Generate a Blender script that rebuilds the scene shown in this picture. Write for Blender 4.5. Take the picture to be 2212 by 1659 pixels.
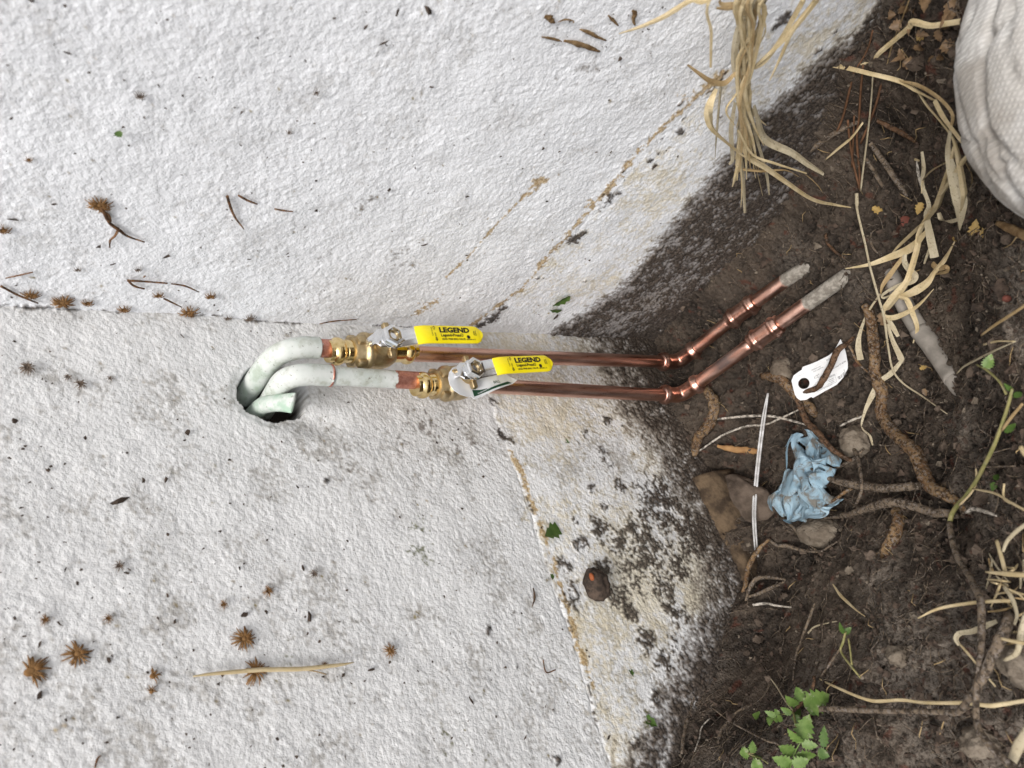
import bpy, bmesh, math, random
import numpy as np
from mathutils import Vector, Matrix

random.seed(7); RNG = np.random.default_rng(11)
for o in list(bpy.data.objects): bpy.data.objects.remove(o)
SC = bpy.context.scene; COL = SC.collection
rad = math.radians

# ------------------------------------------------------------------ camera (phone held sideways: image left = up)
FPX = 1533.0; PITCH = rad(39.0); YAW = rad(29.5)
HD = np.array([math.sin(YAW), math.cos(YAW), 0.0]); ZZ = np.array([0, 0, 1.0])
FW = math.cos(PITCH)*HD - math.sin(PITCH)*ZZ
RT = np.array([math.cos(YAW), -math.sin(YAW), 0.0]); UP = math.sin(PITCH)*HD + math.cos(PITCH)*ZZ
CAM = np.array([-.384, -.555, .59])
cd = bpy.data.cameras.new('camera'); cam = bpy.data.objects.new('camera', cd); COL.objects.link(cam)
m = Matrix.Identity(4)
for i in range(3):
    m[i][0] = -UP[i]; m[i][1] = RT[i]; m[i][2] = -FW[i]; m[i][3] = CAM[i]
cam.matrix_world = m
cd.sensor_fit = 'HORIZONTAL'; cd.sensor_width = 36.0; cd.lens = FPX/2212*36
cd.clip_start = .01; cd.clip_end = 500
cd.dof.use_dof = True; cd.dof.focus_distance = .72; cd.dof.aperture_fstop = 9.0
SC.camera = cam
SC.render.resolution_x = 1024; SC.render.resolution_y = 768

# ------------------------------------------------------------------ sky, sun, exposure
SUN_EL = rad(62); SUN_DIR = Vector((-.62, -.62, 0)).normalized()*math.cos(SUN_EL) + Vector((0, 0, math.sin(SUN_EL)))
W = bpy.data.worlds.new('World'); SC.world = W; W.use_nodes = True
nt = W.node_tree; nt.nodes.clear()
sky = nt.nodes.new('ShaderNodeTexSky'); sky.sky_type = 'NISHITA'; sky.sun_disc = False
sky.sun_elevation = SUN_EL; sky.sun_rotation = math.atan2(SUN_DIR.x, SUN_DIR.y)
sky.air_density = 1.0; sky.dust_density = 4.0; sky.ozone_density = 1.0
hs = nt.nodes.new('ShaderNodeHueSaturation'); hs.inputs['Saturation'].default_value = .42
bg = nt.nodes.new('ShaderNodeBackground'); bg.inputs['Strength'].default_value = .13
wo = nt.nodes.new('ShaderNodeOutputWorld')
nt.links.new(sky.outputs[0], hs.inputs['Color']); nt.links.new(hs.outputs[0], bg.inputs[0]); nt.links.new(bg.outputs[0], wo.inputs[0])
sd = bpy.data.lights.new('sun', 'SUN'); sd.energy = 1.5; sd.angle = rad(22); sd.color = (1, .97, .93)
so = bpy.data.objects.new('sun', sd); COL.objects.link(so)
so.rotation_euler = SUN_DIR.to_track_quat('Z', 'Y').to_euler(); so.location = (-2, -2, 4)
SC.view_settings.view_transform = 'Standard'; SC.view_settings.look = 'None'
SC.view_settings.exposure = .47; SC.view_settings.gamma = 1.0; SC.view_settings.use_curve_mapping = False

# ------------------------------------------------------------------ photo pixel (2212 x 1659) -> ray -> surface it touches
def ray(x, y): return FW - (x-1106)/FPX*UP + (829.5-y)/FPX*RT
def onL(x, y, o=0.0): d = ray(x, y); return CAM + d*((-o-CAM[1])/d[1])      # house wall behind the pipes
def onR(x, y, o=0.0): d = ray(x, y); return CAM + d*((-o-CAM[0])/d[0])      # return wall
def onZ(x, y, z=0.0): d = ray(x, y); return CAM + d*((z-CAM[2])/d[2])
def depth(p): return float((np.asarray(p)-CAM) @ FW)

# ------------------------------------------------------------------ noise
def _h(i, j, k, s):
    n = (i*374761393 + j*668265263 + k*1274126177 + s*974634777) & 0xffffffff
    n = ((n ^ (n >> 13))*1274126177) & 0xffffffff
    n = ((n ^ (n >> 16))*2246822519) & 0xffffffff
    return ((n ^ (n >> 15)) & 0xffffff)/float(0xffffff)
def _g(i, j, k, s, x, y, z):
    h = (_h(i, j, k, s)*15.999).astype(np.int64); u = np.where(h < 8, x, y); v = np.where(h < 4, y, np.where((h == 12) | (h == 14), x, z))
    return np.where(h & 1, -u, u)+np.where(h & 2, -v, v)
_RM = np.array([[.36, .48, -.8], [-.8, .6, 0], [.48, .64, .6]])
def noise(P, s=0):
    """gradient noise on a turned lattice, about -1..1"""
    P = np.asarray(P, float) @ _RM + .371*s; I = np.floor(P).astype(np.int64); f = P - I; w = f*f*f*(f*(f*6-15)+10)
    i, j, k = I[..., 0], I[..., 1], I[..., 2]; x, y, z = f[..., 0], f[..., 1], f[..., 2]; u, v, q = w[..., 0], w[..., 1], w[..., 2]
    L = lambda a, b, t: a+(b-a)*t; g = lambda a, b, c: _g(i+a, j+b, k+c, s, x-a, y-b, z-c)
    return 1.35*L(L(L(g(0,0,0), g(1,0,0), u), L(g(0,1,0), g(1,1,0), u), v), L(L(g(0,0,1), g(1,0,1), u), L(g(0,1,1), g(1,1,1), u), v), q)
def fbm(P, oct=4, s=0, gain=.5):
    P = np.asarray(P, float); r = 0; a = 1.0; t = 0
    for o in range(oct): r = r + a*noise(P*(2.03**o)+o*17.3, s+o); t += a; a *= gain
    return r/t
def sstep(a, b, x): t = np.clip((x-a)/(b-a), 0, 1); return t*t*(3-2*t)

# ------------------------------------------------------------------ ground height, from points where things touch it
GP = []
for p in [(1481,624),(1568,560),(1659,470),(1720,370),(1765,250),(1800,150),(1874,36),(1900,0)]: GP.append(onR(*p))
for p in [(1400,880),(1440,930),(1480,1000),(1510,1100),(1560,1200),(1585,1280),(1560,1340),(1530,1420),(1490,1500),(1450,1600),(1440,1659)]: GP.append(onL(*p))
for x, y, z in [(1500,780,-.218),(1560,900,-.212),(1650,810,-.207),(1750,900,-.198),(1620,700,-.205),(1560,740,-.212),(1700,640,-.194),(1660,740,-.192),(1760,660,-.172),(1770,575,-.172),
    (1850,600,-.152),(1850,700,-.172),(1850,900,-.188),(1700,1050,-.215),(1560,1080,-.205),(1620,1260,-.25),(1650,1205,-.245),(1780,1150,-.18),(1900,1000,-.16),(2000,700,-.165),(2040,800,-.158),
    (1900,450,-.148),(1800,350,-.115),(2000,500,-.135),(1900,250,-.08),(1950,100,-.015),(2060,560,-.12),(2110,680,-.07),(2160,760,-.03),(2212,700,0),(2212,520,.005),
    (2080,440,-.05),(2050,300,-.03),(2030,100,.005),(2110,900,-.075),(2212,1000,-.005),(2080,1100,-.08),(1900,1300,-.06),(1760,1300,-.125),(1650,1400,-.11),(1700,1550,-.025),
    (1570,1500,-.05),(1850,1500,-.012),(2000,1400,0),(2212,1300,.03),(2100,1600,.03),(1900,1659,.02),(1600,1659,.03)]: GP.append(onZ(x, y, z))
for x, y, z in [(-.1,-.75,.01),(-.3,-.7,.01),(-.6,-.6,.02),(-.75,-.3,.04),(-.75,0,.06),(0,-.7,.02),(0,0,-.2)]: GP.append(np.array([x, y, z]))
GP = np.array(GP)
def _tps(a, b):
    r2 = ((a[:, None, :]-b[None, :, :])**2).sum(-1)+1e-12
    return .5*r2*np.log(r2)
n = len(GP); A = np.zeros((n+3, n+3)); A[:n, :n] = _tps(GP[:, :2], GP[:, :2]) + np.eye(n)*2e-4
A[:n, n] = 1; A[:n, n+1:] = GP[:, :2]; A[n, :n] = 1; A[n+1:, :n] = GP[:, :2].T
TW = np.linalg.solve(A, np.concatenate([GP[:, 2], np.zeros(3)]))
def H(X, Y):
    X = np.asarray(X, float); Y = np.asarray(Y, float); sh = X.shape; X = X.ravel(); Y = Y.ravel()
    q = np.stack([np.clip(X, -.8, .02), np.clip(Y, -.8, .02)], 1)
    z = np.concatenate([_tps(q[i:i+20000], GP[:, :2]) @ TW[:n] for i in range(0, len(q), 20000)]) + TW[n] + q @ TW[n+1:]
    d = np.hypot(np.maximum(-.7-X, 0), np.maximum(-.7-Y, 0))
    w = sstep(0, .5, d)
    return (z*(1-w) + .02*w).reshape(sh)
def hitG(x, y, lift=0.0):
    d = ray(x, y); t = np.arange(.25, 1.7, .002); P = CAM + t[:, None]*d
    g = P[:, 2]-H(P[:, 0], P[:, 1])-lift
    k = np.argmax(g < 0); k = max(k, 1); a = g[k-1]/(g[k-1]-g[k]+1e-12)
    return P[k-1]+(P[k]-P[k-1])*a
def pA(l): return [(1659+x/4, y/4) for x, y in l]
def pB(l): return [(1659+x/4, 414.75+y/4) for x, y in l]
def pC(l): return [(1659+x/4, 829.5+y/4) for x, y in l]
def pD(l): return [(1659+x/4, 1244.25+y/4) for x, y in l]
def pE(l): return [(1426.4+x/2.816, y/2.816) for x, y in l]
def pF(l): return [(1481.2+x/3.027, 822.9+y/3.027) for x, y in l]
def pG(l): return [(1106+x*.4358, 1244.25+y*.4358) for x, y in l]
def G(l, lift=.004):
    if not hasattr(lift, '__len__'): lift = [lift]*len(l)
    return [hitG(x, y, h) for (x, y), h in zip(l, lift)]

# ------------------------------------------------------------------ materials
def nodes(name):
    mt = bpy.data.materials.new(name); mt.use_nodes = True; t = mt.node_tree; t.nodes.clear()
    out = t.nodes.new('ShaderNodeOutputMaterial'); b = t.nodes.new('ShaderNodeBsdfPrincipled')
    t.links.new(b.outputs[0], out.inputs[0]); return mt, t, b
def N(t, ty, ins={}, **kw):
    nd = t.nodes.new('ShaderNode'+ty)
    for k, v in kw.items(): setattr(nd, k, v)
    for k, v in ins.items():
        s = nd.inputs[k]
        if isinstance(v, bpy.types.NodeSocket): t.links.new(v, s)
        else: s.default_value = v
    return nd
def tc(t): return N(t, 'TexCoord').outputs['Object']
def NZ(t, scale, detail=3, rough=.55, vec=None, dist=0.0):
    return N(t, 'TexNoise', {'Vector': vec if vec is not None else tc(t), 'Scale': scale, 'Detail': detail, 'Roughness': rough, 'Distortion': dist}).outputs[0]
def VO(t, scale, feat='F1', vec=None, out='Distance', rnd=1.0):
    return N(t, 'TexVoronoi', {'Vector': vec if vec is not None else tc(t), 'Scale': scale, 'Randomness': rnd}, feature=feat).outputs[out]
def MR(t, v, a, b, c=0.0, d=1.0, smooth=True):
    nd = N(t, 'MapRange', {0: v, 1: a, 2: b, 3: c, 4: d}); nd.interpolation_type = 'SMOOTHSTEP' if smooth else 'LINEAR'
    return nd.outputs[0]
def MA(t, op, a, b=0.0, clamp=False):
    nd = N(t, 'Math', {0: a, 1: b}, operation=op, use_clamp=clamp); return nd.outputs[0]
def MX(t, f, a, b):
    nd = N(t, 'Mix', data_type='RGBA'); ia = [s for s in nd.inputs if s.type == 'RGBA']
    for s, v in ((nd.inputs[0], f), (ia[0], a), (ia[1], b)):
        if isinstance(v, bpy.types.NodeSocket): t.links.new(v, s)
        else: s.default_value = v if not isinstance(v, tuple) else (*v, 1)[:4]
    return [s for s in nd.outputs if s.type == 'RGBA'][0]
def AT(t, name): return N(t, 'Attribute', attribute_name=name).outputs['Fac']
def BU(t, h, strength, dist, prev=None):
    nd = N(t, 'Bump', {'Height': h, 'Strength': strength, 'Distance': dist})
    if prev is not None: t.links.new(prev, nd.inputs['Normal'])
    return nd.outputs[0]
def setb(t, b, col=None, rough=None, metal=None, normal=None, spec=None):
    for k, v in (('Base Color', col), ('Roughness', rough), ('Metallic', metal), ('Normal', normal), ('Specular IOR Level', spec)):
        if v is None: continue
        if isinstance(v, bpy.types.NodeSocket): t.links.new(v, b.inputs[k])
        else: b.inputs[k].default_value = (*v, 1) if isinstance(v, tuple) else v

def mat_simple(name, c1, c2, scale=120, rough=.7, metal=0.0, bump=.3, bd=.0006, bscale=None, spec=.3, lo=.35, hi=.65):
    mt, t, b = nodes(name); v = tc(t); z = NZ(t, scale, 4, vec=v)
    setb(t, b, MX(t, MR(t, z, lo, hi), c1, c2), rough, metal, BU(t, NZ(t, bscale or scale*2.5, 3, vec=v), bump, bd) if bump else None, spec)
    return mt
def mat_stucco(name, tint, grime_shade):
    mt, t, b = nodes(name); v = tc(t)
    fine = NZ(t, 430, 2, .6, v); mid = NZ(t, 26, 4, .6, v)
    col = MX(t, MR(t, mid, .35, .7), tint, tuple(c*.92 for c in tint))
    col = MX(t, MA(t, 'MULTIPLY', AT(t, 'grime_shade'), grime_shade), col, (.33, .31, .28))
    col = MX(t, MA(t, 'MULTIPLY', AT(t, 'cream'), .75), col, (.62, .55, .40))
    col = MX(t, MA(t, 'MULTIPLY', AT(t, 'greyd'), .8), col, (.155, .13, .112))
    col = MX(t, MA(t, 'MULTIPLY', AT(t, 'tan'), .9), col, MX(t, MR(t, fine, .4, .6), (.34, .22, .09), (.52, .40, .23)))
    col = MX(t, MA(t, 'MULTIPLY', AT(t, 'green'), .8), col, (.12, .13, .05))
    sm = AT(t, 'soil'); col = MX(t, sm, col, MX(t, MR(t, fine, .38, .62), (.024, .018, .014), (.095, .074, .058)))
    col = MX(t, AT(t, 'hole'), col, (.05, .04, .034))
    setb(t, b, col, MR(t, sm, 0, 1, .78, .95, False), 0.0, BU(t, fine, .62, .0015), .22); return mt
def mat_soil(name='dark_soil'):
    mt, t, b = nodes(name); v = tc(t)
    fin = NZ(t, 330, 3, .65, v); mid = AT(t, 'mid')
    col = MX(t, mid, (.013, .009, .0065), (.072, .054, .040))
    col = MX(t, MA(t, 'MULTIPLY', AT(t, 'tone'), .6), col, (.115, .089, .067))
    col = MX(t, MA(t, 'MULTIPLY', AT(t, 'dusty'), MR(t, fin, .30, .58)), col, (.25, .215, .18))
    col = MX(t, MA(t, 'MULTIPLY', MR(t, fin, .58, .72), .5), col, (.17, .13, .10))
    col = MX(t, AT(t, 'red'), col, (.10, .03, .018))
    setb(t, b, col, MR(t, mid, 0, 1, .72, .98, False), 0.0, BU(t, fin, 1.0, .004), .2); return mt
def mat_copper():
    mt, t, b = nodes('copper'); v = tc(t); s = N(t, 'Mapping', {'Vector': v, 'Scale': (1, .25, .12)}).outputs[0]
    z = NZ(t, 160, 4, .6, s); zf = NZ(t, 600, 3, .6, v)
    col = MX(t, MR(t, z, .35, .66), (.58, .32, .245), (.76, .50, .41)); col = MX(t, MR(t, zf, .60, .72), col, (.34, .14, .09))
    dust = AT(t, 'dust'); dm = MR(t, MA(t, 'ADD', dust, MA(t, 'MULTIPLY', MA(t, 'SUBTRACT', NZ(t, 130, 4, .6, v), .5), .7)), .42, .6)
    dc = MX(t, MR(t, NZ(t, 200, 4, .6, v), .35, .65), (.17, .15, .125), (.33, .305, .265)); col = MX(t, dm, col, dc)
    mk = AT(t, 'mark'); col = MX(t, mk, col, (.045, .05, .055))
    setb(t, b, col, MA(t, 'MAXIMUM', MR(t, z, .3, .7, .27, .42), MA(t, 'MULTIPLY', dm, .85)), MA(t, 'SUBTRACT', 1.0, MA(t, 'MAXIMUM', dm, MA(t, 'MULTIPLY', mk, .6)), True), BU(t, zf, .12, .0004)); return mt
def mat_brass(name, c1, c2, rough, bump):
    mt, t, b = nodes(name); v = tc(t)
    setb(t, b, MX(t, MR(t, NZ(t, 130, 4, .6, v), .35, .65), c1, c2), MR(t, NZ(t, 90, 3, .5, v), .3, .7, rough*.8, rough*1.25), 1.0, BU(t, NZ(t, 1500, 2, .5, v), bump, .0004)); return mt
def mat_paintpipe():
    mt, t, b = nodes('flaking_painted_pipe'); v = tc(t)
    z = NZ(t, 90, 5, .6, v); zf = NZ(t, 330, 4, .65, v)
    col = MX(t, MR(t, NZ(t, 35, 4, .6, v), .35, .65), (.62, .64, .61), (.49, .53, .49)); col = MX(t, MR(t, z, .48, .70), col, (.40, .42, .36))
    col = MX(t, MA(t, 'MULTIPLY', MR(t, zf, .61, .69), .8), col, (.17, .15, .12))
    col = MX(t, MA(t, 'MULTIPLY', AT(t, 'verd'), MR(t, z, .35, .6)), col, (.33, .46, .36))
    bare = MR(t, MA(t, 'ADD', AT(t, 'bare'), MA(t, 'MULTIPLY', MA(t, 'SUBTRACT', NZ(t, 120, 4, .6, v, 1.0), .5), 1.1)), .46, .54)
    cc = MX(t, MR(t, zf, .35, .65), (.46, .19, .14), (.62, .30, .23)); col = MX(t, bare, col, cc)
    setb(t, b, col, MR(t, bare, 0, 1, .55, .4), MA(t, 'MULTIPLY', bare, .8), BU(t, MA(t, 'ADD', MA(t, 'MULTIPLY', bare, -.8), z), .45, .0012), .4); return mt
def mat_root(name, c1, c2, dusty):
    mt, t, b = nodes(name); v = tc(t)
    col = MX(t, MR(t, NZ(t, 70, 5, .65, v), .35, .65), c1, c2); col = MX(t, MR(t, NZ(t, 200, 5, .65, v), .42, .60), col, tuple(x*.3 for x in c1))
    col = MX(t, MA(t, 'MULTIPLY', MR(t, NZ(t, 420, 3, .7, v), .5, .62), dusty), col, (.20, .17, .145))
    setb(t, b, col, .9, 0.0, BU(t, NZ(t, 300, 4, .65, v), .8, .0022), .15); return mt
def mat_straw(name, c1, c2, spot=.3):
    mt, t, b = nodes(name); v = tc(t); oi = N(t, 'ObjectInfo').outputs['Random']
    col = MX(t, MR(t, NZ(t, 60, 4, .6, v), .35, .65), c1, c2); col = MX(t, MA(t, 'MULTIPLY', oi, .45), col, tuple(x*.72 for x in c1))
    w = N(t, 'TexWave', {'Vector': N(t, 'UVMap').outputs[0], 'Scale': 3.0, 'Distortion': 2.0, 'Detail': 2.0}); w.bands_direction = 'X'
    col = MX(t, MA(t, 'MULTIPLY', MR(t, w.outputs['Fac'], .1, .5, 1, 0), .22), col, tuple(x*.45 for x in c1))
    col = MX(t, MA(t, 'MULTIPLY', MR(t, NZ(t, 520, 3, .6, v), .58, .66), spot), col, (.10, .07, .04))
    setb(t, b, col, .6, 0.0, BU(t, w.outputs['Fac'], .3, .0004), .3)
    b.inputs['Subsurface Weight'].default_value = 0.0; return mt
def mat_leaf(name, c1, c2, dust=.0):
    mt, t, b = nodes(name); v = tc(t)
    col = MX(t, MR(t, NZ(t, 110, 4, .6, v), .35, .65), c1, c2)
    if dust: col = MX(t, MA(t, 'MULTIPLY', MR(t, NZ(t, 150, 5, .7, v), .56, .66), dust), col, (.34, .30, .26))
    setb(t, b, col, .5, 0.0, BU(t, NZ(t, 300, 3, .6, v), .3, .0008), .35); return mt
def mat_rag():
    mt, t, b = nodes('blue_shop_towel'); v = tc(t)
    col = MX(t, MR(t, NZ(t, 40, 4, .6, v), .35, .65), (.23, .345, .425), (.32, .435, .51)); d = NZ(t, 55, 5, .65, v, .5)
    col = MX(t, MA(t, 'MULTIPLY', MR(t, d, .48, .62), .85), col, (.15, .12, .085)); col = MX(t, MA(t, 'MULTIPLY', MR(t, NZ(t, 130, 4, .6, v), .62, .7), .5), col, (.10, .085, .06))
    w = N(t, 'TexVoronoi', {'Vector': N(t, 'UVMap').outputs[0], 'Scale': 170.0, 'Randomness': .15}).outputs[0]
    setb(t, b, col, .9, 0.0, BU(t, w, .25, .0006), .1); return mt
def mat_sack():
    mt, t, b = nodes('woven_white_polypropylene'); uv = N(t, 'UVMap').outputs[0]; v = tc(t)
    def wave(dr):
        w = N(t, 'TexWave', {'Vector': uv, 'Scale': 52.0, 'Distortion': .6, 'Detail': 1.0, 'Detail Scale': 2.0}); w.bands_direction = dr; return w.outputs['Fac']
    a = wave('X'); c = wave('Y'); wv = MA(t, 'MULTIPLY', a, c)
    ck = N(t, 'TexChecker', {'Vector': uv, 'Scale': 165.0}).outputs['Fac']
    col = MX(t, MR(t, NZ(t, 14, 5, .6, v), .35, .7), (.60, .59, .57), (.42, .395, .36))
    col = MX(t, MA(t, 'MULTIPLY', MR(t, NZ(t, 22, 5, .65, v, .4), .44, .66), .7), col, (.24, .21, .175))
    col = MX(t, MA(t, 'MULTIPLY', MR(t, wv, .0, .3, 1, 0), .34), col, (.26, .245, .23))
    bm = BU(t, MA(t, 'ADD', wv, MA(t, 'MULTIPLY', ck, .35)), .35, .0011)
    setb(t, b, col, .5, 0.0, bm, .35); return mt
def mat_flat(name, c, rough=.5, metal=0.0, spec=.4):
    mt, t, b = nodes(name); setb(t, b, c, rough, metal, BU(t, NZ(t, 400, 2), .06, .0003), spec); return mt

M = dict(
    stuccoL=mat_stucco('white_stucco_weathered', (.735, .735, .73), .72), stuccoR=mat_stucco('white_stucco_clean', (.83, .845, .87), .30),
    soil=mat_soil(), copper=mat_copper(), paintpipe=mat_paintpipe(),
    brass=mat_brass('polished_brass', (.72, .52, .22), (.88, .70, .38), .16, .05), cast=mat_brass('cast_brass', (.42, .32, .18), (.56, .44, .26), .42, .5),
    chrome=mat_brass('chrome_steel', (.78, .79, .80), (.88, .88, .88), .13, .03),
    yellow=mat_simple('yellow_vinyl', (.86, .70, .008), (.90, .75, .012), 40, .38, 0, .06, .0004, 500, .5), ink=mat_flat('black_ink', (.012, .012, .012), .6),
    card=mat_simple('white_card', (.78, .79, .80), (.70, .71, .72), 60, .45, 0, .05, .0003), green=mat_flat('green_ink', (.012, .06, .03), .55), gink=mat_flat('grey_ink', (.16, .16, .17), .6),
    conduit=mat_simple('dusty_grey_conduit', (.22, .20, .175), (.33, .30, .265), 60, .85, 0, .35, .001, 260, .2),
    root=mat_root('tan_root', (.15, .085, .042), (.27, .18, .095), .85), rootd=mat_root('dark_root', (.10, .055, .03), (.17, .10, .06), .3), rootg=mat_root('dusty_grey_root', (.14, .105, .075), (.22, .17, .12), 1.0),
    twig=mat_root('brown_tendril', (.17, .085, .04), (.28, .15, .075), .15), white=mat_simple('white_wire', (.62, .62, .62), (.40, .39, .38), 90, .5), palert=mat_root('pale_rootlet', (.50, .45, .38), (.62, .57, .50), .3),
    straw=mat_straw('dry_straw', (.55, .43, .235), (.72, .60, .385)), strawg=mat_straw('grey_straw', (.46, .39, .26), (.60, .53, .38), .6), strawb=mat_straw('brown_straw', (.36, .25, .12), (.50, .37, .20), .5),
    leaf=mat_leaf('green_leaf', (.085, .15, .03), (.15, .225, .06), .6), leafd=mat_leaf('dark_green_leaf', (.05, .10, .02), (.09, .15, .035), .3), leafb=mat_leaf('brown_leaf', (.12, .075, .04), (.24, .155, .085), .3), leafy=mat_leaf('yellow_leaf', (.36, .24, .08), (.46, .32, .12), .2),
    stem=mat_leaf('green_stem', (.17, .17, .06), (.27, .24, .10), .3), needle=mat_simple('pine_needle', (.10, .05, .025), (.17, .085, .045), 90, .7),
    rosette=mat_simple('dried_holdfast', (.15, .075, .025), (.27, .15, .06), 220, .9), rosetteg=mat_simple('grey_holdfast', (.12, .09, .07), (.20, .15, .11), 220, .9),
    rag=mat_rag(), sack=mat_sack(), stone=mat_simple('muddy_stone', (.058, .044, .034), (.13, .10, .078), 50, .95, 0, .9, .003, 150, .15), stonel=mat_simple('pale_clod', (.13, .105, .08), (.22, .185, .145), 70, .95, 0, 1.0, .003, 240, .15),
    footing=mat_simple('brown_footing', (.045, .032, .022), (.13, .092, .058), 60, .95, 0, .8, .002, 180, .15), wood=mat_simple('orange_wood', (.24, .125, .05), (.36, .21, .09), 60, .8, 0, .6, .0015, 200), brick=mat_simple('red_brick', (.12, .04, .028), (.18, .06, .045), 90, .9), orange=mat_flat('orange_paint', (.26, .07, .02), .7),
    blue=mat_flat('dark_blue_wire', (.012, .045, .08), .4), crumb=mat_simple('dark_crumb', (.03, .022, .017), (.085, .06, .045), 150, .95), bark=mat_simple('bark', (.12, .07, .03), (.24, .16, .08), 140, .95, 0, .8, .002))

# ------------------------------------------------------------------ object helpers
def link(o, parent=None):
    COL.objects.link(o)
    if parent is not None:
        o.parent = parent; o.matrix_parent_inverse = Matrix.Translation(-Vector(parent.location)) if parent.parent is None else Matrix.Translation(-Vector(parent['_w'])) if '_w' in parent else Matrix.Identity(4)
    return o
def mesh_data(name, V, Fc, smooth=True, attrs=None, uv=None):
    me = bpy.data.meshes.new(name); me.from_pydata([tuple(map(float, v)) for v in V], [], [tuple(map(int, f)) for f in Fc]); me.update()
    if smooth: me.polygons.foreach_set('use_smooth', [True]*len(me.polygons))
    for k, a in (attrs or {}).items():
        at = me.attributes.new(k, 'FLOAT', 'POINT'); at.data.foreach_set('value', np.asarray(a, np.float32))
    if uv is not None:
        u = me.uv_layers.new(name='UVMap'); li = np.empty(len(me.loops), np.int32); me.loops.foreach_get('vertex_index', li)
        u.data.foreach_set('uv', np.asarray(uv, np.float32)[li].ravel())
    return me
def tagit(o, label, cat, group=None, kind=None):
    if label: o['label'] = label
    if cat: o['category'] = cat
    if group: o['group'] = group
    if kind: o['kind'] = kind
    return o
def thing(name, label, cat, loc, group=None):
    o = bpy.data.objects.new(name, None); o.empty_display_size = .01; o.location = tuple(map(float, loc)); COL.objects.link(o)
    return tagit(o, label, cat, group)
def obj(name, V, Fc, mat, parent=None, smooth=True, attrs=None, uv=None, label=None, cat=None, group=None, kind=None):
    V = np.asarray(V, float); c = V.mean(0); c[2] = V[:, 2].min()
    me = mesh_data(name, V-c, Fc, smooth, attrs, uv); me.materials.append(M[mat] if isinstance(mat, str) else mat)
    o = bpy.data.objects.new(name, me); COL.objects.link(o); o.location = tuple(c)
    if parent is not None:
        o.parent = parent; w = Vector((0, 0, 0)); q = parent
        while q is not None: w += Vector(q.location); q = q.parent
        o.location = tuple(Vector(c)-w)
    return tagit(o, label, cat, group, kind)
def cr(P, k=6):
    P = np.asarray(P, float)
    if len(P) < 3 or k <= 1: 
        t = np.linspace(0, 1, max(2, k+1))[:, None]; return P if len(P) > 2 else P[0]*(1-t)+P[-1]*t
    Q = np.vstack([2*P[0]-P[1], P, 2*P[-1]-P[-2]]); out = []
    for i in range(1, len(Q)-2):
        for s in np.arange(k)/k:
            a, b, c, d = Q[i-1:i+3]; out.append(.5*((2*b)+(-a+c)*s+(2*a-5*b+4*c-d)*s*s+(-a+3*b-3*c+d)*s**3))
    out.append(P[-1]); return np.array(out)
def interp_list(r, n):
    r = np.atleast_1d(np.asarray(r, float)); return np.interp(np.linspace(0, 1, n), np.linspace(0, 1, len(r)), r) if len(r) > 1 else np.full(n, r[0])
def frames(P):
    T = np.gradient(P, axis=0); T /= np.linalg.norm(T, axis=1)[:, None]+1e-12
    a = np.array([0, 0, 1.0]) if abs(T[0][2]) < .9 else np.array([1.0, 0, 0]); n = np.cross(T[0], a); n /= np.linalg.norm(n); Ns = [n]
    for i in range(1, len(P)):
        n = n - T[i]*(n @ T[i]); n /= np.linalg.norm(n)+1e-12; Ns.append(n)
    Ns = np.array(Ns); return T, Ns, np.cross(T, Ns)
def tube(P, R, seg=8, k=6, rough=0.0, rfreq=120, seed=0, closed=True, flat=1.0):
    P = cr(P, k); n = len(P); R = interp_list(R, n); T, A1, B1 = frames(P)
    th = np.arange(seg)*2*math.pi/seg; V = P[:, None, :] + R[:, None, None]*(np.cos(th)[None, :, None]*A1[:, None, :] + flat*np.sin(th)[None, :, None]*B1[:, None, :])
    if rough: V = V + (fbm(V*rfreq, 3, seed)*rough)[..., None]*R[:, None, None]*((V-P[:, None, :])/(R[:, None, None]+1e-9))
    V = V.reshape(-1, 3); Fc = []
    for i in range(n-1):
        for j in range(seg): Fc.append((i*seg+j, i*seg+(j+1) % seg, (i+1)*seg+(j+1) % seg, (i+1)*seg+j))
    if closed: Fc.append(tuple(range(seg-1, -1, -1))); Fc.append(tuple(range((n-1)*seg, n*seg)))
    return V, Fc, np.repeat(np.linspace(0, 1, n), seg)
def lathe(prof, org, axis, seg=32, xdir=None):
    axis = np.asarray(axis, float)/np.linalg.norm(axis); x = np.asarray(xdir if xdir is not None else ((1, 0, 0) if abs(axis[0]) < .9 else (0, 1, 0)), float)
    x = x-axis*(x @ axis); x /= np.linalg.norm(x); y = np.cross(axis, x); th = np.arange(seg)*2*math.pi/seg; V = []
    for r, s in prof: V.append(np.asarray(org)+axis*s + r*(np.cos(th)[:, None]*x+np.sin(th)[:, None]*y))
    V = np.concatenate(V); n = len(prof); Fc = [(i*seg+j, i*seg+(j+1) % seg, (i+1)*seg+(j+1) % seg, (i+1)*seg+j) for i in range(n-1) for j in range(seg)]
    Fc += [tuple(range(seg-1, -1, -1)), tuple(range((n-1)*seg, n*seg))]; return V, Fc
def box(c, ex, ey, ez, bev=.15):
    """bevelled box with half axis vectors ex, ey, ez"""
    c, ex, ey, ez = [np.asarray(q, float) for q in (c, ex, ey, ez)]; V = []; k = 1-bev
    for sx in (-1, 1):
        for sy in (-1, 1):
            for sz in (-1, 1): V += [c+sx*ex*k+sy*ey*k+sz*ez, c+sx*ex*k+sy*ey+sz*ez*k, c+sx*ex+sy*ey*k+sz*ez*k]
    return hull(V)
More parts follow.
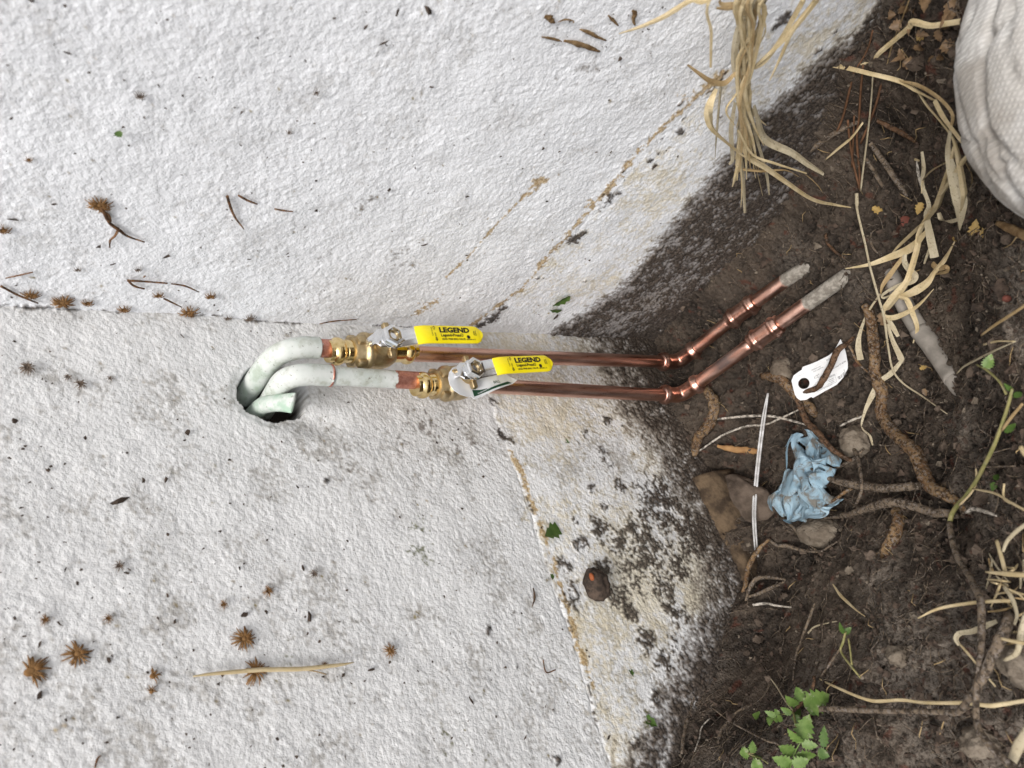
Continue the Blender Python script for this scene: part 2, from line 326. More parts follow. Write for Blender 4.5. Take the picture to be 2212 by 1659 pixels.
def hull(V):
    bm = bmesh.new()
    for v in V: bm.verts.new(tuple(v))
    r = bmesh.ops.convex_hull(bm, input=bm.verts); bmesh.ops.delete(bm, geom=[g for g in set(r['geom_interior']+r['geom_unused']) if isinstance(g, bmesh.types.BMVert)], context='VERTS') if (r['geom_interior'] or r['geom_unused']) else None
    bm.verts.index_update(); bm.verts.ensure_lookup_table(); out = ([np.array(v.co) for v in bm.verts], [[v.index for v in f.verts] for f in bm.faces]); bm.free(); return out
def join(parts):
    V = []; Fc = []; o = 0
    for v, f in parts: V.append(np.asarray(v, float)); Fc += [tuple(i+o for i in q) for q in f]; o += len(v)
    return np.concatenate(V), Fc
def ico(sub=2):
    bm = bmesh.new(); bmesh.ops.create_icosphere(bm, subdivisions=sub, radius=1); bm.verts.ensure_lookup_table()
    r = (np.array([v.co for v in bm.verts]), [[v.index for v in f.verts] for f in bm.faces]); bm.free(); return r
ICO = {s: ico(s) for s in (1, 2, 3, 4)}
def lump(c, r, sub=3, amp=.25, freq=2.0, seed=0, ax=None):
    V, Fc = ICO[sub]; V = V*(1+amp*fbm(V*freq+seed*9.1, 4, seed))[:, None]
    q = V*np.asarray(r)
    if ax is not None: q = q @ np.asarray(ax)
    return q+np.asarray(c), Fc
def ribbon(P, Wd, nrm, k=5, fold=.18, twist=0.0):
    """grass blade: three-point folded strip with a thin second side"""
    P = cr(P, k); n = len(P); Wd = interp_list(Wd, n); T = np.gradient(P, axis=0); T /= np.linalg.norm(T, axis=1)[:, None]+1e-12
    nv = np.asarray(nrm, float); S = np.cross(T, nv); S /= np.linalg.norm(S, axis=1)[:, None]+1e-9; Nn = np.cross(S, T)
    a = (np.linspace(-.5, .5, n)*twist)[:, None]; S, Nn = S*np.cos(a)+Nn*np.sin(a), Nn*np.cos(a)-S*np.sin(a)
    h = Wd[:, None]/2; th = .00018
    V = np.stack([P-S*h, P+Nn*h*fold+Nn*th, P+S*h, P+Nn*h*fold-Nn*th], 1).reshape(-1, 3); Fc = []
    for i in range(n-1):
        for j in range(4): Fc.append((i*4+j, i*4+(j+1) % 4, (i+1)*4+(j+1) % 4, (i+1)*4+j))
    uv = np.stack([np.tile([0, .5, 1, .5], n), np.repeat(np.linspace(0, 8, n), 4)], 1)
    return V, Fc, uv
def text_mesh(s, size, offset=0.0, sx=1.0):
    c = bpy.data.curves.new('t', 'FONT'); c.body = s; c.size = size; c.offset = offset; c.resolution_u = 2
    o = bpy.data.objects.new('t', c); me = bpy.data.meshes.new_from_object(o)
    V = np.array([v.co for v in me.vertices]); Fc = [tuple(p.vertices) for p in me.polygons]
    bpy.data.objects.remove(o); bpy.data.curves.remove(c); bpy.data.meshes.remove(me); V[:, 0] *= sx; return V, Fc
def lay(V, org, r, u, nrm, e=.0002):
    r, u, nrm, org = [np.asarray(q, float) for q in (r, u, nrm, org)]; return org+V[:, :1]*r+V[:, 1:2]*u+nrm*e
def pr(p, px): return px*depth(p)/FPX

# ================================================================== THE SETTING
def grow(a, b, lo, hi, st, g=1.13):
    f = list(np.arange(a, b+1e-9, st)); d = st
    while f[-1] < hi: d *= g; f.append(f[-1]+d)
    d = st; pre = []; x = a
    while x > lo: d *= g; x -= d; pre.append(x)
    return np.array(pre[::-1]+f)
def blobs(S, Zc, lst, hit, k):
    a = np.zeros_like(S)
    for x, y, rp, am in lst:
        p = hit(x, y); r = pr(p, rp); a = np.maximum(a, am*np.exp(-(((S+p[k])**2+(Zc-p[2])**2)/(r*r))))
    return a
def path_mask(S, Zc, pts, hit, k, wid):
    """soft distance mask to a polyline drawn on a wall"""
    q = np.array([[-hit(*p)[k], hit(*p)[2]] for p in pts]); d = np.full(S.shape, 9.0)
    for a, b in zip(q[:-1], q[1:]):
        ab = b-a; t = np.clip(((S-a[0])*ab[0]+(Zc-a[1])*ab[1])/(ab @ ab), 0, 1); d = np.minimum(d, np.hypot(S-a[0]-t*ab[0], Zc-a[1]-t*ab[1]))
    return np.exp(-(d/wid)**2)
def curve_z(S, pts, hit, k):
    q = np.array([[-hit(*p)[k], hit(*p)[2]] for p in pts]); q = q[np.argsort(q[:, 0])]; return np.interp(S, q[:, 0], q[:, 1])

def wall(side):
    s = grow(-.004, .545, -.06, 3.2, .0014); z = grow(-.235, .60, -.65, 2.4, .0014)
    S, Zc = np.meshgrid(s, z, indexing='ij'); Q = np.stack([S, Zc, np.full_like(S, 3.3 if side == 'L' else 8.1)], -1)
    zl = (.113 if side == 'L' else .097) + .006*noise(np.stack([S*9, 0*S, 0*S+.5], -1), 4) + .0022*noise(np.stack([S*60, 0*S, 0*S+.5], -1), 5)
    hit = onL if side == 'L' else onR; k = 0 if side == 'L' else 1
    below = sstep(.0025, -.0025, Zc-zl)
    bil = .75*noise(Q*290, 2) + .55*noise(Q*450+3.7, 3) + .35*noise(Q*110, 5)
    nearm = sstep(.66, .55, S)*sstep(.72, .61, Zc)
    bil = bil*nearm
    o = .0022*fbm(Q*9, 3, 1)*(.3+.7*nearm) + nearm* .0006*fbm(Q*45, 2, 2) + .00058*bil
    patch = sstep(-.15, .35, fbm(Q*np.array([14, 0, 1]), 2, 9))
    gro = np.exp(-((Zc-zl-.001)/.0016)**2)*(.35+.65*patch)
    if side == 'L':
        o += .05*np.clip(zl-Zc, 0, .3) + below*.0006 - gro*.0012
    else:
        o += .02*np.clip(zl-Zc, 0, .3) - gro*.0012*patch
    at = {}
    zero = np.zeros_like(S)
    if side == 'L':
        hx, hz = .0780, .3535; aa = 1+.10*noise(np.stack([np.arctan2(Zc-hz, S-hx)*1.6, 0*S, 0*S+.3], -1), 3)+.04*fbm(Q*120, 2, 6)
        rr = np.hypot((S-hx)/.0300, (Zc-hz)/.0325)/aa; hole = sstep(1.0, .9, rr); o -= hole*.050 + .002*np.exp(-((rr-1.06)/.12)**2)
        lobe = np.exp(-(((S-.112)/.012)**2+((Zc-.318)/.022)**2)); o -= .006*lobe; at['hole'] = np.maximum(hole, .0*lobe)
        gz = curve_z(S, [(1400,880),(1480,1000),(1560,1200),(1585,1280),(1530,1420),(1450,1600),(1440,1659)], onL, 0)
        soil = blobs(S, Zc, [(1302,916,16,.75),(1330,925,8,.7),(1258,942,14,.55),(1289,986,26,.55),(1310,1010,14,.55),(1267,1056,18,.72),(1298,1099,16,.7),(1289,1147,34,.85),(1258,1173,18,.75),(1245,960,10,.6),
            (1411,1090,75,.70),(1389,1200,100,.66),(1490,1156,75,.85),(1330,1180,40,.7),(1380,1120,40,.6),(1450,1230,50,.62),(1470,1060,40,.55),(1215,1225,24,.7),(1237,1288,34,.8),(1300,1230,36,.75),(1350,1250,50,.6),(1385,1384,34,.85),(1420,1430,34,.75),(1402,1514,26,.7),(1367,1606,20,.65),(1440,1320,50,.55),
            (1081,942,22,.72),(1064,867,14,.8),(1100,955,14,.65),(1240,1130,14,.75),(1320,1290,40,.72),(1420,1270,45,.7),(1360,1330,30,.7),(1450,1400,30,.7),(1250,1180,22,.85),(1330,1060,20,.7),(1360,1150,30,.72),(1054,1368,14,.75),(1056,1400,8,.6),(703,1040,7,.75),(640,1690,6,.5),(1205,1640,14,.6),(1108,1325,9,.5),(1118,1438,10,.4),(480,1640,10,.4)], onL, 0)
        soil = np.maximum(soil, .95*sstep(.045, -.01, Zc-gz)); soil = np.maximum(soil, .66*sstep(.11, .01, Zc-gz)*below)
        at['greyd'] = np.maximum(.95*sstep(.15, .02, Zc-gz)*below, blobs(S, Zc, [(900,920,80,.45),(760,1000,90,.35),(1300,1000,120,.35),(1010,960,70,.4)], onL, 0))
        at['tan'] = np.maximum(path_mask(S, Zc, [(1100,975),(1130,1035),(1155,1105),(1192,1205),(1250,1400),(1280,1480)], onL, 0, .0055)*.72, blobs(S, Zc, [(920,1110,40,.22),(60,1310,20,.3),(130,1600,30,.25)], onL, 0))
        at['cream'] = np.maximum(below*(.58+.34*noise(Q*11, 77)), blobs(S, Zc, [(1400,1000,90,.75),(1150,1100,60,.6),(1480,1290,70,.9),(1300,1480,90,.6)], onL, 0))
        at['green'] = blobs(S, Zc, [(900,1130,40,.5),(905,1200,50,.5),(640,1420,60,.3),(1000,1640,80,.35),(1390,1560,30,.7),(1100,1530,50,.3),(400,1000,60,.25)], onL, 0)
    else:
        gz = curve_z(S, [(1481,624),(1568,560),(1659,470),(1720,370),(1765,250),(1800,150),(1874,36)], onR, 1)
        dz = curve_z(S, [(1195,722),(1240,690),(1330,632),(1410,548),(1470,468),(1530,396),(1600,306),(1659,240),(1741,160),(1785,122),(1879,58),(1905,0)], onR, 1)
        near = sstep(.30, .0, S)
        soil = .80*sstep(.022, -.02, Zc-dz); soil = np.maximum(soil, .95*sstep(.02, -.012, Zc-gz))
        soil *= 1-.42*np.exp(-((Zc-(dz*.45+gz*.55))/.03)**2)*near
        soil = np.maximum(soil, blobs(S, Zc, [(1240,514,18,1.2),(1256,503,11,1.1),(1312,432,24,.85),(1300,445,15,.95),(1335,415,11,.9),(1060,688,24,.88),(1040,700,15,.95),(1085,665,12,.85),(1345,370,8,.9),(1405,345,9,1.0),(1412,358,9,1.0),(1468,282,11,1.0),(1470,225,8,.9),(1430,300,7,.9),(1160,600,6,.9),
            (1690,42,22,.85),(1676,55,14,.8),(1765,105,16,.8),(1775,100,10,.75),(1802,62,9,.75),(1240,700,24,.55),(1205,655,7,.6),(1005,680,7,.4),(1175,600,5,.7),(1280,580,9,.6),(1262,605,7,.6),(1568,230,10,.75),(1555,250,8,.6),(1420,330,6,.6)], onR, 1))
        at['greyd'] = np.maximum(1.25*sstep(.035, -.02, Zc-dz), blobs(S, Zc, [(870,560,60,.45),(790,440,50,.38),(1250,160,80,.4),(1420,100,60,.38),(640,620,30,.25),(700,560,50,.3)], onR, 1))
        at['tan'] = np.maximum(path_mask(S, Zc, [(1020,700),(1130,620),(1180,555),(1250,480),(1300,425),(1380,330),(1440,270),(1500,215),(1560,160)], onR, 1, .0055)*.74, np.maximum(path_mask(S, Zc, [(965,598),(1020,545),(1080,475),(1130,425),(1165,385)], onR, 1, .0022)*.72,
                    blobs(S, Zc, [(1165,392,28,.72),(1150,410,18,.6),(925,660,28,.66),(905,675,16,.75),(1060,470,18,.3),(190,130,16,.62),(170,140,10,.6),(1250,330,22,.42),(1480,210,30,.45),(340,90,16,.2),(1290,435,24,.6),(800,335,12,.3)], onR, 1)))
        at['cream'] = np.maximum(below*(.52+.25*noise(Q*12, 78))*sstep(.0, .10, S), blobs(S, Zc, [(1380,420,80,.62),(1470,300,60,.5),(1560,170,70,.55),(1300,520,60,.5),(1640,120,70,.7),(1750,90,60,.8),(1120,660,30,.4),(130,60,60,.25),(330,100,50,.25)], onR, 1))
        at['green'] = blobs(S, Zc, [(1100,640,16,.35),(990,540,14,.2)], onR, 1)
        at['hole'] = zero
    n70 = fbm(Q*70+1.3, 4, 13, .62); n300 = fbm(Q*300, 2, 14); nzs = .6*n70+.45*n300; nlo = fbm(Q*22, 4, 15, .6)
    soil = np.maximum(soil, np.exp(-((Zc-zl)/.0013)**2)*(.25+.5*patch)*(S < .6)); soil = np.maximum(soil, .62*np.exp(-((S-.002)/.0013)**2)*(Zc > .1)*sstep(-.3, .2, noise(Q*14, 44)))
    th = lambda a, kk, lo, hi: sstep(lo, hi, a+nzs*kk)
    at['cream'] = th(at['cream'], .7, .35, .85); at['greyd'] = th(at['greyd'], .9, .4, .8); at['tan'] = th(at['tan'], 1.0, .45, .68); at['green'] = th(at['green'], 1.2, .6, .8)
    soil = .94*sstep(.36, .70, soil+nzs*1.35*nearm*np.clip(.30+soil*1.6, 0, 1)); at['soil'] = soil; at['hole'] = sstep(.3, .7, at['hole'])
    at['grime_shade'] = sstep(.05, .42, .5*nlo+.35*n70+.45*n300+(.10*below if side == 'L' else 0))*nearm  # random grime; left foundation strip is darkened further to paint in its shade
    o = o + .0035*sstep(.5, .9, soil)*(fbm(Q*150, 3, 21)*.5+.4)
    if side == 'L': V = np.stack([-S, -o, Zc], -1).reshape(-1, 3)
    else: V = np.stack([-o, -S, Zc], -1).reshape(-1, 3)
    ns, nz = S.shape; idx = np.arange(ns*nz).reshape(ns, nz)
    q = np.stack([idx[:-1, :-1], idx[1:, :-1], idx[1:, 1:], idx[:-1, 1:]], -1).reshape(-1, 4)
    if side == 'L': q = q[:, ::-1]
    cz = (Zc-zl)[:-1, :-1].ravel(); up = cz > 0
    def sub(mask, extra=None):
        f = q[mask]; u, inv = np.unique(f, return_inverse=True); f = inv.reshape(-1, 4); v = V[u]; a = {kk: x.ravel()[u] for kk, x in at.items()}
        if extra is not None:
            ev, ef = extra; f2 = [tuple(i+len(v) for i in g) for g in ef]; v = np.concatenate([v, ev]); a = {kk: np.concatenate([x, np.zeros(len(ev))]) for kk, x in a.items()}
            return v, list(map(tuple, f))+f2, a
        return v, list(map(tuple, f)), a
    # solid core behind the render coat
    if side == 'L': ev, ef = box((-1.52, .14, .87), (1.62, 0, 0), (0, .07, 0), (0, 0, 1.5), .001)
    else: ev, ef = box((.14, -1.62, .87), (.07, 0, 0), (0, 1.52, 0), (0, 0, 1.5), .001)
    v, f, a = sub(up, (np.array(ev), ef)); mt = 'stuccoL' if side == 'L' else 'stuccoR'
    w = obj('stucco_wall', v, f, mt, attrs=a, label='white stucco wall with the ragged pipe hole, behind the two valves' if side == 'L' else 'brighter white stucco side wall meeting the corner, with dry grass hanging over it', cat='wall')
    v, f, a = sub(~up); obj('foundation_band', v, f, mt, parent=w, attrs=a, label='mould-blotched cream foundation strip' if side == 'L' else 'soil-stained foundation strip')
    return w
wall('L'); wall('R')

# ground: one sheet, fine in the pit, reaching out to the horizon
def ground():
    x = grow(-.64, .01, -60, 60, .0019); y = grow(-.66, .01, -60, 60, .0019)
    X, Y = np.meshgrid(x, y, indexing='ij'); Q = np.stack([X, Y, 0*X], -1)
    far = sstep(.0, 3.0, np.hypot(np.minimum(X+.7, 0), np.minimum(Y+.74, 0))+np.maximum(X, 0)+np.maximum(Y, 0))
    z = H(X, Y); loc = 1-far
    cl = fbm(Q*28, 5, 31, .55); rid = 1-np.abs(fbm(Q*17, 4, 41)); fine = fbm(Q*130, 4, 51, .6)
    nm = sstep(-.78, -.66, X)*sstep(-.80, -.68, Y); fine = fine*nm
    inpit = sstep(-.06, -.16, z); wgt = 1-.35*inpit
    z = z + loc*(wgt*(.021*cl + .013*(rid-.75)) + .0075*fine*(.5+np.clip(rid, 0, 1)) + .0050*nm*np.abs(fbm(Q*230, 2, 61)) + .0030*nm*fbm(Q*480, 2, 62) - .006*sstep(.06, .0, np.abs(noise(Q*34+5, 63)))*sstep(-.2, .3, noise(Q*9, 64))) + far*.06*fbm(Q*.6, 3, 71)
    # shallow furrows that the pipes lie in
    for xp, zc, y0, y1 in ((-.060, -.184, -.05, -.262), (-.108, -.157, -.05, -.300)):
        m = np.exp(-((X-xp)/.013)**2)*sstep(y1-.004, y1+.05, Y)*sstep(.0, -.05, Y); lim = np.minimum(z, zc-.006); z = z*(1-m)+lim*m
    dusty = np.clip(sstep(-.13, -.02, z)*.55*sstep(-.2, .3, fbm(Q*11, 3, 81))+.12, 0, 1)*loc+.3*far
    for px, py, rp, am in [(2000,1500,150,.8),(1900,1250,80,.7),(2080,920,60,.8),(2080,1050,50,.6),(2130,800,70,.45),(1960,1310,60,.6),(2030,1640,80,.7),(1850,620,50,.35),(1720,560,60,.4)]:
        p = hitG(px, py); r = pr(p, rp); dusty = np.maximum(dusty, am*np.exp(-((X-p[0])**2+(Y-p[1])**2)/(r*r)))
    nx, ny = X.shape; idx = np.arange(nx*ny).reshape(nx, ny); q = np.stack([idx[:-1, :-1], idx[1:, :-1], idx[1:, 1:], idx[:-1, 1:]], -1).reshape(-1, 4)
    me = mesh_data('ground', np.stack([X, Y, z], -1).reshape(-1, 3), q, True, {'dusty': dusty.ravel(), 'mid': sstep(-.36, .36, .7*cl+.5*fine).ravel(), 'tone': sstep(0, .36, fbm(Q*7, 4, 91)).ravel(), 'red': (.6*sstep(.42, .5, fbm(Q*90, 3, 95))).ravel()}); me.materials.append(M['soil'])
    o = bpy.data.objects.new('ground', me); COL.objects.link(o); o['kind'] = 'structure'; o['label'] = 'dug pit of dark damp soil beside the house'
    return X, Y, z
GX, GY, GZ = ground()
_gx = GX[:, 0]; _gy = GY[0]
def gz_at(x, y):
    i = np.clip(np.searchsorted(_gx, x)-1, 0, len(_gx)-2); j = np.clip(np.searchsorted(_gy, y)-1, 0, len(_gy)-2); return float(GZ[i, j])

# ================================================================== PIPES AND VALVES
def pobj(name, VF, mat, parent, **kw):
    attrs = kw.pop('attrs', None); return obj(name, VF[0], VF[1], mat, parent, attrs=attrs, **kw)
def press(s0, d=1):
    """radius profile of a crimped press socket starting at its lip"""
    return [(.0101, s0), (.0104, s0+d*.0012), (.0105, s0+d*.004), (.0124, s0+d*.0058), (.0131, s0+d*.008), (.0131, s0+d*.010), (.0124, s0+d*.0125), (.0106, s0+d*.0145), (.0106, s0+d*.0165), (.0110, s0+d*.017), (.0110, s0+d*.0215)]
VALVE = {}
def valve_parts():
    """ball valve in local space: axis -z (s = 0 top .. .092 bottom), stem towards -y, centre of ball at origin"""
    top = .046; ax = (0, 0, -1); org = (0, 0, top)
    up = press(0.0); lo = [(r, .092-s) for r, s in press(0.0)][::-1]
    VALVE['press_socket_top'] = (lathe(up+[(.0112, .026)], org, ax, 36), 'brass')
    VALVE['press_socket_bottom'] = (lathe([(.0112, .064)]+lo, org, ax, 36), 'brass')
    body = [(.0112, .0225), (.0128, .0228), (.0135, .0245), (.0137, .031), (.0150, .033), (.0166, .034), (.0172, .0355), (.0172, .0385), (.0164, .0400), (.0160, .0415), (.0166, .046), (.0167, .050), (.0163, .055), (.0150, .060), (.0133, .0635), (.0122, .0655), (.0110, .0662)]
    parts = [lathe(body, org, ax, 40)]
    for an in (20, 110, 200, 290):
        a = rad(an); u = np.array([math.cos(a), math.sin(a), 0]); w = np.array([-math.sin(a), math.cos(a), 0])
        parts.append(box(u*.0142+np.array([0, 0, top-.0285]), u*.0030, w*.0042, np.array([0, 0, .0042]), .3))
    parts.append(lathe([(.0105, 0.0), (.0100, .0155), (.0092, .0200), (.0078, .0215)], (0, -.010, -.004), (0, -1, 0), 28))
    for sx in (-1, 1): parts.append(box((sx*.0122, -.0235, -.004), (.0042, 0, 0), (0, .0028, 0), (0, 0, .0030), .3))
    VALVE['body'] = (join([(np.asarray(v)*np.array([1.05, 1.05, 1]), f) for v, f in parts]), 'cast')
    yN = -.0310
    nut = lathe([(.0108, 0), (.0110, .0010), (.0110, .0016), (.0098, .0018)], (0, yN+.0016, -.004), (0, -1, 0), 32)
    hexn = lathe([(.0100, .0012), (.0112, .0022), (.0112, .0066), (.0100, .0082), (.0074, .0084), (.0066, .0060), (.0054, .0050)], (0, yN+.0016, -.004), (0, -1, 0), 6)
    VALVE['lever_nut'] = (join([nut, hexn]), 'chrome')
    VALVE['stem'] = (lathe([(.0054, 0), (.0054, .0058), (.0048, .0064), (.0040, .0064), (.0036, .0035), (.0008, .0032)], (0, yN+.001, -.004), (0, -1, 0), 20), 'cast')
    # lever: stop tab, plate round the stem, slope outwards, then parallel to the pipe
    lev = np.array([(0, yN+.013, .0150), (0, yN+.010, .0138), (0, yN+.003, .0120), (0, yN+.0016, .0085), (0, yN+.0016, -.010), (0, yN+.0012, -.0130), (0, yN-.0040, -.0265), (0, yN-.0062, -.0330)])
    def strap(P, half, th, k=1):
        P = np.asarray(P, float); T = np.gradient(P, axis=0); T /= np.linalg.norm(T, axis=1)[:, None]; X = np.array([1.0, 0, 0]); Nn = np.cross(T, X); V = []; hw = interp_list(half, len(P)) if len(np.atleast_1d(half)) != len(P) else np.asarray(half)
        b = .35
        for p, n_, w in zip(P, Nn, hw):
            t2 = th/2; bw = min(w*.3, t2)
            for x, y in ((-w, -t2*b), (-w, t2*b), (-w+bw, t2), (w-bw, t2), (w, t2*b), (w, -t2*b), (w-bw, -t2), (-w+bw, -t2)): V.append(p+X*x+n_*y)
        Fc = [(i*8+j, i*8+(j+1) % 8, (i+1)*8+(j+1) % 8, (i+1)*8+j) for i in range(len(P)-1) for j in range(8)]
        Fc += [tuple(range(7, -1, -1)), tuple(range((len(P)-1)*8, len(P)*8))]; return V, Fc
    VALVE['lever'] = (strap(lev, [.0035, .0045, .0050, .0088, .0094, .0090, .0086, .0086], .0022), 'chrome')
    g = [(0, yN-.0040, -.0275), (0, yN-.0044, -.0285), (0, yN-.0060, -.0330), (0, yN-.0068, -.0365), (0, yN-.0070, -.041)]
    hw = [.0086, .0092, .0092, .0092, .0092]
    L0, L1 = -.041, -.0940
    for f in (.2, .4, .6, .8): g.append((0, yN-.0070, L0+(L1-.0-L0)*f)); hw.append(.0092)
    for a in np.linspace(0, 85, 9): g.append((0, yN-.0070, L1+.0-.0092*math.sin(rad(a))+.0)); hw.append(.0092*max(math.cos(rad(a)), .12))
    VALVE['grip_sleeve'] = (strap(g, hw, .0042), 'yellow')
    yt = yN-.0070-.0021; tp = []
    def tx(st, size, dn, acr, off=0.0, sx=1.0, rot=0):
        V, Fc = text_mesh(st, size, off, sx); r, u = np.array([0, 0, -1.0]), np.array([1.0, 0, 0])
        if rot: r, u = -u, r
        if rot == -1: r, u = -r, -u
        tp.append((lay(V, (acr, yt, -dn), r, u, (0, -1, 0), .00025), Fc))
    tx('LEGEND', .0072, .0515, .0014, .00034, 1.32); tx('Legend-Press\u00ae', .0043, .0522, -.0030, .00012, 1.0); tx('LEAD FREE BALL VALVE', .0026, .0524, -.0066, .00007, 1.02)
    tx('NSF/ANSI 61-G', .0017, .0810, -.0066, .00004); tx('TRADE', .0019, .0935, .0040, .00004, 1, 1); tx('MARK', .0019, .0915, .0034, .00004, 1, 1); tx('ON', .0022, .0455, .0010, .00004, 1, 1); tx('OFF', .0022, .0455, -.0030, .00004, 1, 1); tx("PAT'D INT'L", .0017, .0425, .0064, .00003, 1, 1)
    for sg in (1, -1):
        c = np.array([sg*.0058, yt-.0003, -.0462]); X = np.array([sg*.0022, 0, 0]); Zv = np.array([0, 0, .0017])
        o1 = [c+X, c+Zv*1.0, c+Zv*.55, c-X*.7+Zv*.55, c-X*.7-Zv*.55, c-Zv*.55, c-Zv]; cc = sum(o1)/7; i1 = [cc+(p-cc)*.62 for p in o1]
        tp.append((o1+i1, [(i, (i+1) % 7, 7+(i+1) % 7, 7+i) for i in range(7)]))
    th = np.arange(20)*2*math.pi/20; cc = np.array([-.0034, yt-.0003, -.0842]); ring = [[cc+r_*np.array([math.cos(q), 0, math.sin(q)]) for q in th] for r_ in (.0020, .0016)]
    tp.append((ring[0]+ring[1], [(i, (i+1) % 20, 20+(i+1) % 20, 20+i) for i in range(20)])); tp.append(box(cc, (.0013, 0, .0004), (0, .0001, 0), (-.0003, 0, .0013), .2))
    VALVE['printed_lettering'] = (join(tp), 'ink')
    cast = []
    V, Fc = text_mesh('1/2"', .0058, .0002); rr = .0170
    ang = -.6+V[:, 1]/rr; cast.append((np.stack([-np.cos(ang-.2)*(rr+.0002), -np.sin(.55+V[:, 1]/rr)*rr-.0002, -.0005-V[:, 0]], 1), Fc))
    VALVE['size_mark'] = (join(cast), 'brass')
valve_parts()
VDATA = {}
def place_valve(parent, org, tilt, spin, label):
    """ball_valve part (its cast body is the mesh) with the fittings as sub-parts"""
    R = Matrix.Rotation(tilt, 4, 'Y') @ Matrix.Rotation(spin, 4, 'Z'); pw = Vector(parent.location); first = None
    order = ['body']+[k for k in VALVE if k != 'body']
    for k in order:
        (V, Fc), mt = VALVE[k]
        if k not in VDATA:
            me = mesh_data(k, V, Fc, k not in ('printed_lettering', 'size_mark', 'lever_nut')); me.materials.append(M[mt]); VDATA[k] = me
            if k in ('lever', 'grip_sleeve', 'body', 'stem', 'press_socket_top', 'press_socket_bottom'):
                me.polygons.foreach_set('use_smooth', [True]*len(me.polygons)); me.set_sharp_from_angle(angle=rad(38))
        nm = {'body': 'ball_valve', 'press_socket_top': 'press_socket', 'press_socket_bottom': 'press_socket'}.get(k, k)
        o = bpy.data.objects.new(nm, VDATA[k]); COL.objects.link(o)
        if first is None:
            o.parent = parent; o.matrix_basis = Matrix.Translation(Vector(org)-pw) @ R; o['label'] = label; first = o
        else: o.parent = first
    return first
def ptube(name, P, R, parent, mat='copper', seg=28, k=8, dust=None, mark=None, bare=None, verd=None, **kw):
    V, Fc, t = tube(P, R, seg, k); at = {}
    for nm, f in (('dust', dust), ('mark', mark), ('bare', bare), ('verd', verd)):
        at[nm] = np.zeros(len(V)) if f is None else f(V, t)
    return obj(name, V, Fc, mat, parent, attrs=at, **kw)
def elbow(name, c, d1, d2, parent, leg=.027):
    c, d1, d2 = [np.asarray(q, float) for q in (c, d1, d2)]; R = .0125; P = [c+d1*(leg+.009)]; rr = [.0102]
    for dd, r_ in ((.0075, .0103), (.0065, .0109), (.0045, .0125), (.002, .0127), (-.0005, .0121), (-.003, .0100), (-.006, .0098)): P.append(c+d1*(leg+dd)); rr.append(r_)
    for a in np.linspace(0, 90, 9):
        P.append(c + d1*R*(1-math.sin(rad(a))) + d2*R*(1-math.cos(rad(a)))); rr.append(.0101)
    for dd, r_ in reversed(((.009, .0102), (.0075, .0103), (.0065, .0109), (.0045, .0125), (.002, .0127), (-.0005, .0121), (-.003, .0100), (-.006, .0098))): P.append(c+d2*(leg+dd)); rr.append(r_)
    V, Fc, t = tube(np.array(P), rr, 32, 1); return obj(name, V, Fc, 'copper', parent, attrs={'dust': np.zeros(len(V)), 'mark': np.zeros(len(V))})
def coupling(name, a, b, parent):
    a, b = np.asarray(a, float), np.asarray(b, float); L = np.linalg.norm(b-a); d = (b-a)/L; half = []
    for s, r_ in ((0, .0104), (.0015, .0112), (.005, .0111), (.0060, .0124), (.0080, .0134), (.0100, .0124), (.0112, .0108), (.0130, .0115), (.0165, .0110)): half.append((s, r_))
    pf = half+[(L-s, r_) for s, r_ in half[::-1]]; V, Fc, t = tube(np.array([a+d*s for s, _ in pf]), [r_ for _, r_ in pf], 36, 1)
    ctr = a+((V-a) @ d)[:, None]*d; rad_ = V-ctr; th = np.tile(np.arange(36), len(pf)); V = ctr+rad_*(1+.06*((th % 6) < 1))[:, None]*(1+.012*np.cos(th*2*math.pi/6))[:, None]
    o = obj(name, V, Fc, 'copper', parent, attrs={'dust': np.zeros(len(V)), 'mark': np.zeros(len(V))}); return o

def bend(P0, c, P1, r, n=10):
    """straight - fillet - straight polyline"""
    P0, c, P1 = [np.asarray(q, float) for q in (P0, c, P1)]; a = (P0-c)/np.linalg.norm(P0-c); b = (P1-c)/np.linalg.norm(P1-c); A0 = c+a*r; B0 = c+b*r; out = [P0, P0*.5+A0*.5]
    for t in np.linspace(0, 1, n): out.append(A0*(1-t)**2+c*2*t*(1-t)+B0*t*t)
    return np.array(out+[B0*.5+P1*.5, P1])
VZ = .2705
# ---- run on the side wall's side
X1 = -.0615; Z1 = onL(1437, 782, .045)[2]-.026
run = thing('water_pipe_run', 'copper water pipe with the upper yellow-lever valve, nearer the side wall', 'pipe', (X1, -.045, Z1-.009), 'pair of new copper pipe runs')
pe = bend((-.0675, .040, .371), (-.0570, -.045, .3585), (-.0582, -.045, .3245), .030)
ptube('painted_elbow', pe, [.0097, .0098, .0099, .0100, .0100, .0099, .0100], run, 'paintpipe', 32, 3, verd=lambda V, t: np.clip(.45-t*.9, 0, .4), bare=lambda V, t: np.zeros(len(V)), label='pale green-white painted elbow leaving the wall')
ptube('pipe', [(-.0582, -.045, .3285), (-.0585, -.045, .318), (-.0588, -.045, .300)], .0085, run, 'paintpipe', 28, 6, bare=lambda V, t: np.where(t < .2, .62, .50+.34*np.cos(np.arctan2(V[:, 1]+.045, V[:, 0]+.0585)*2.0)*sstep(.1, .5, t)*0+.3*sstep(.15, .55, t)), label='short stub with peeling paint')
place_valve(run, (-.0600, -.045, VZ), rad(-2.2), rad(-7), 'upper brass ball valve with yellow lever')
def brushed(V, t): return 0*t
ptube('pipe', [(-.0612, -.045, VZ-.030), (X1, -.045, .10), (X1, -.045, Z1+.020)], .00795, run, label='upright bare copper pipe')
elbow('elbow_fitting', (X1, -.045, Z1), (0, 0, 1), (0, -1, 0), run)
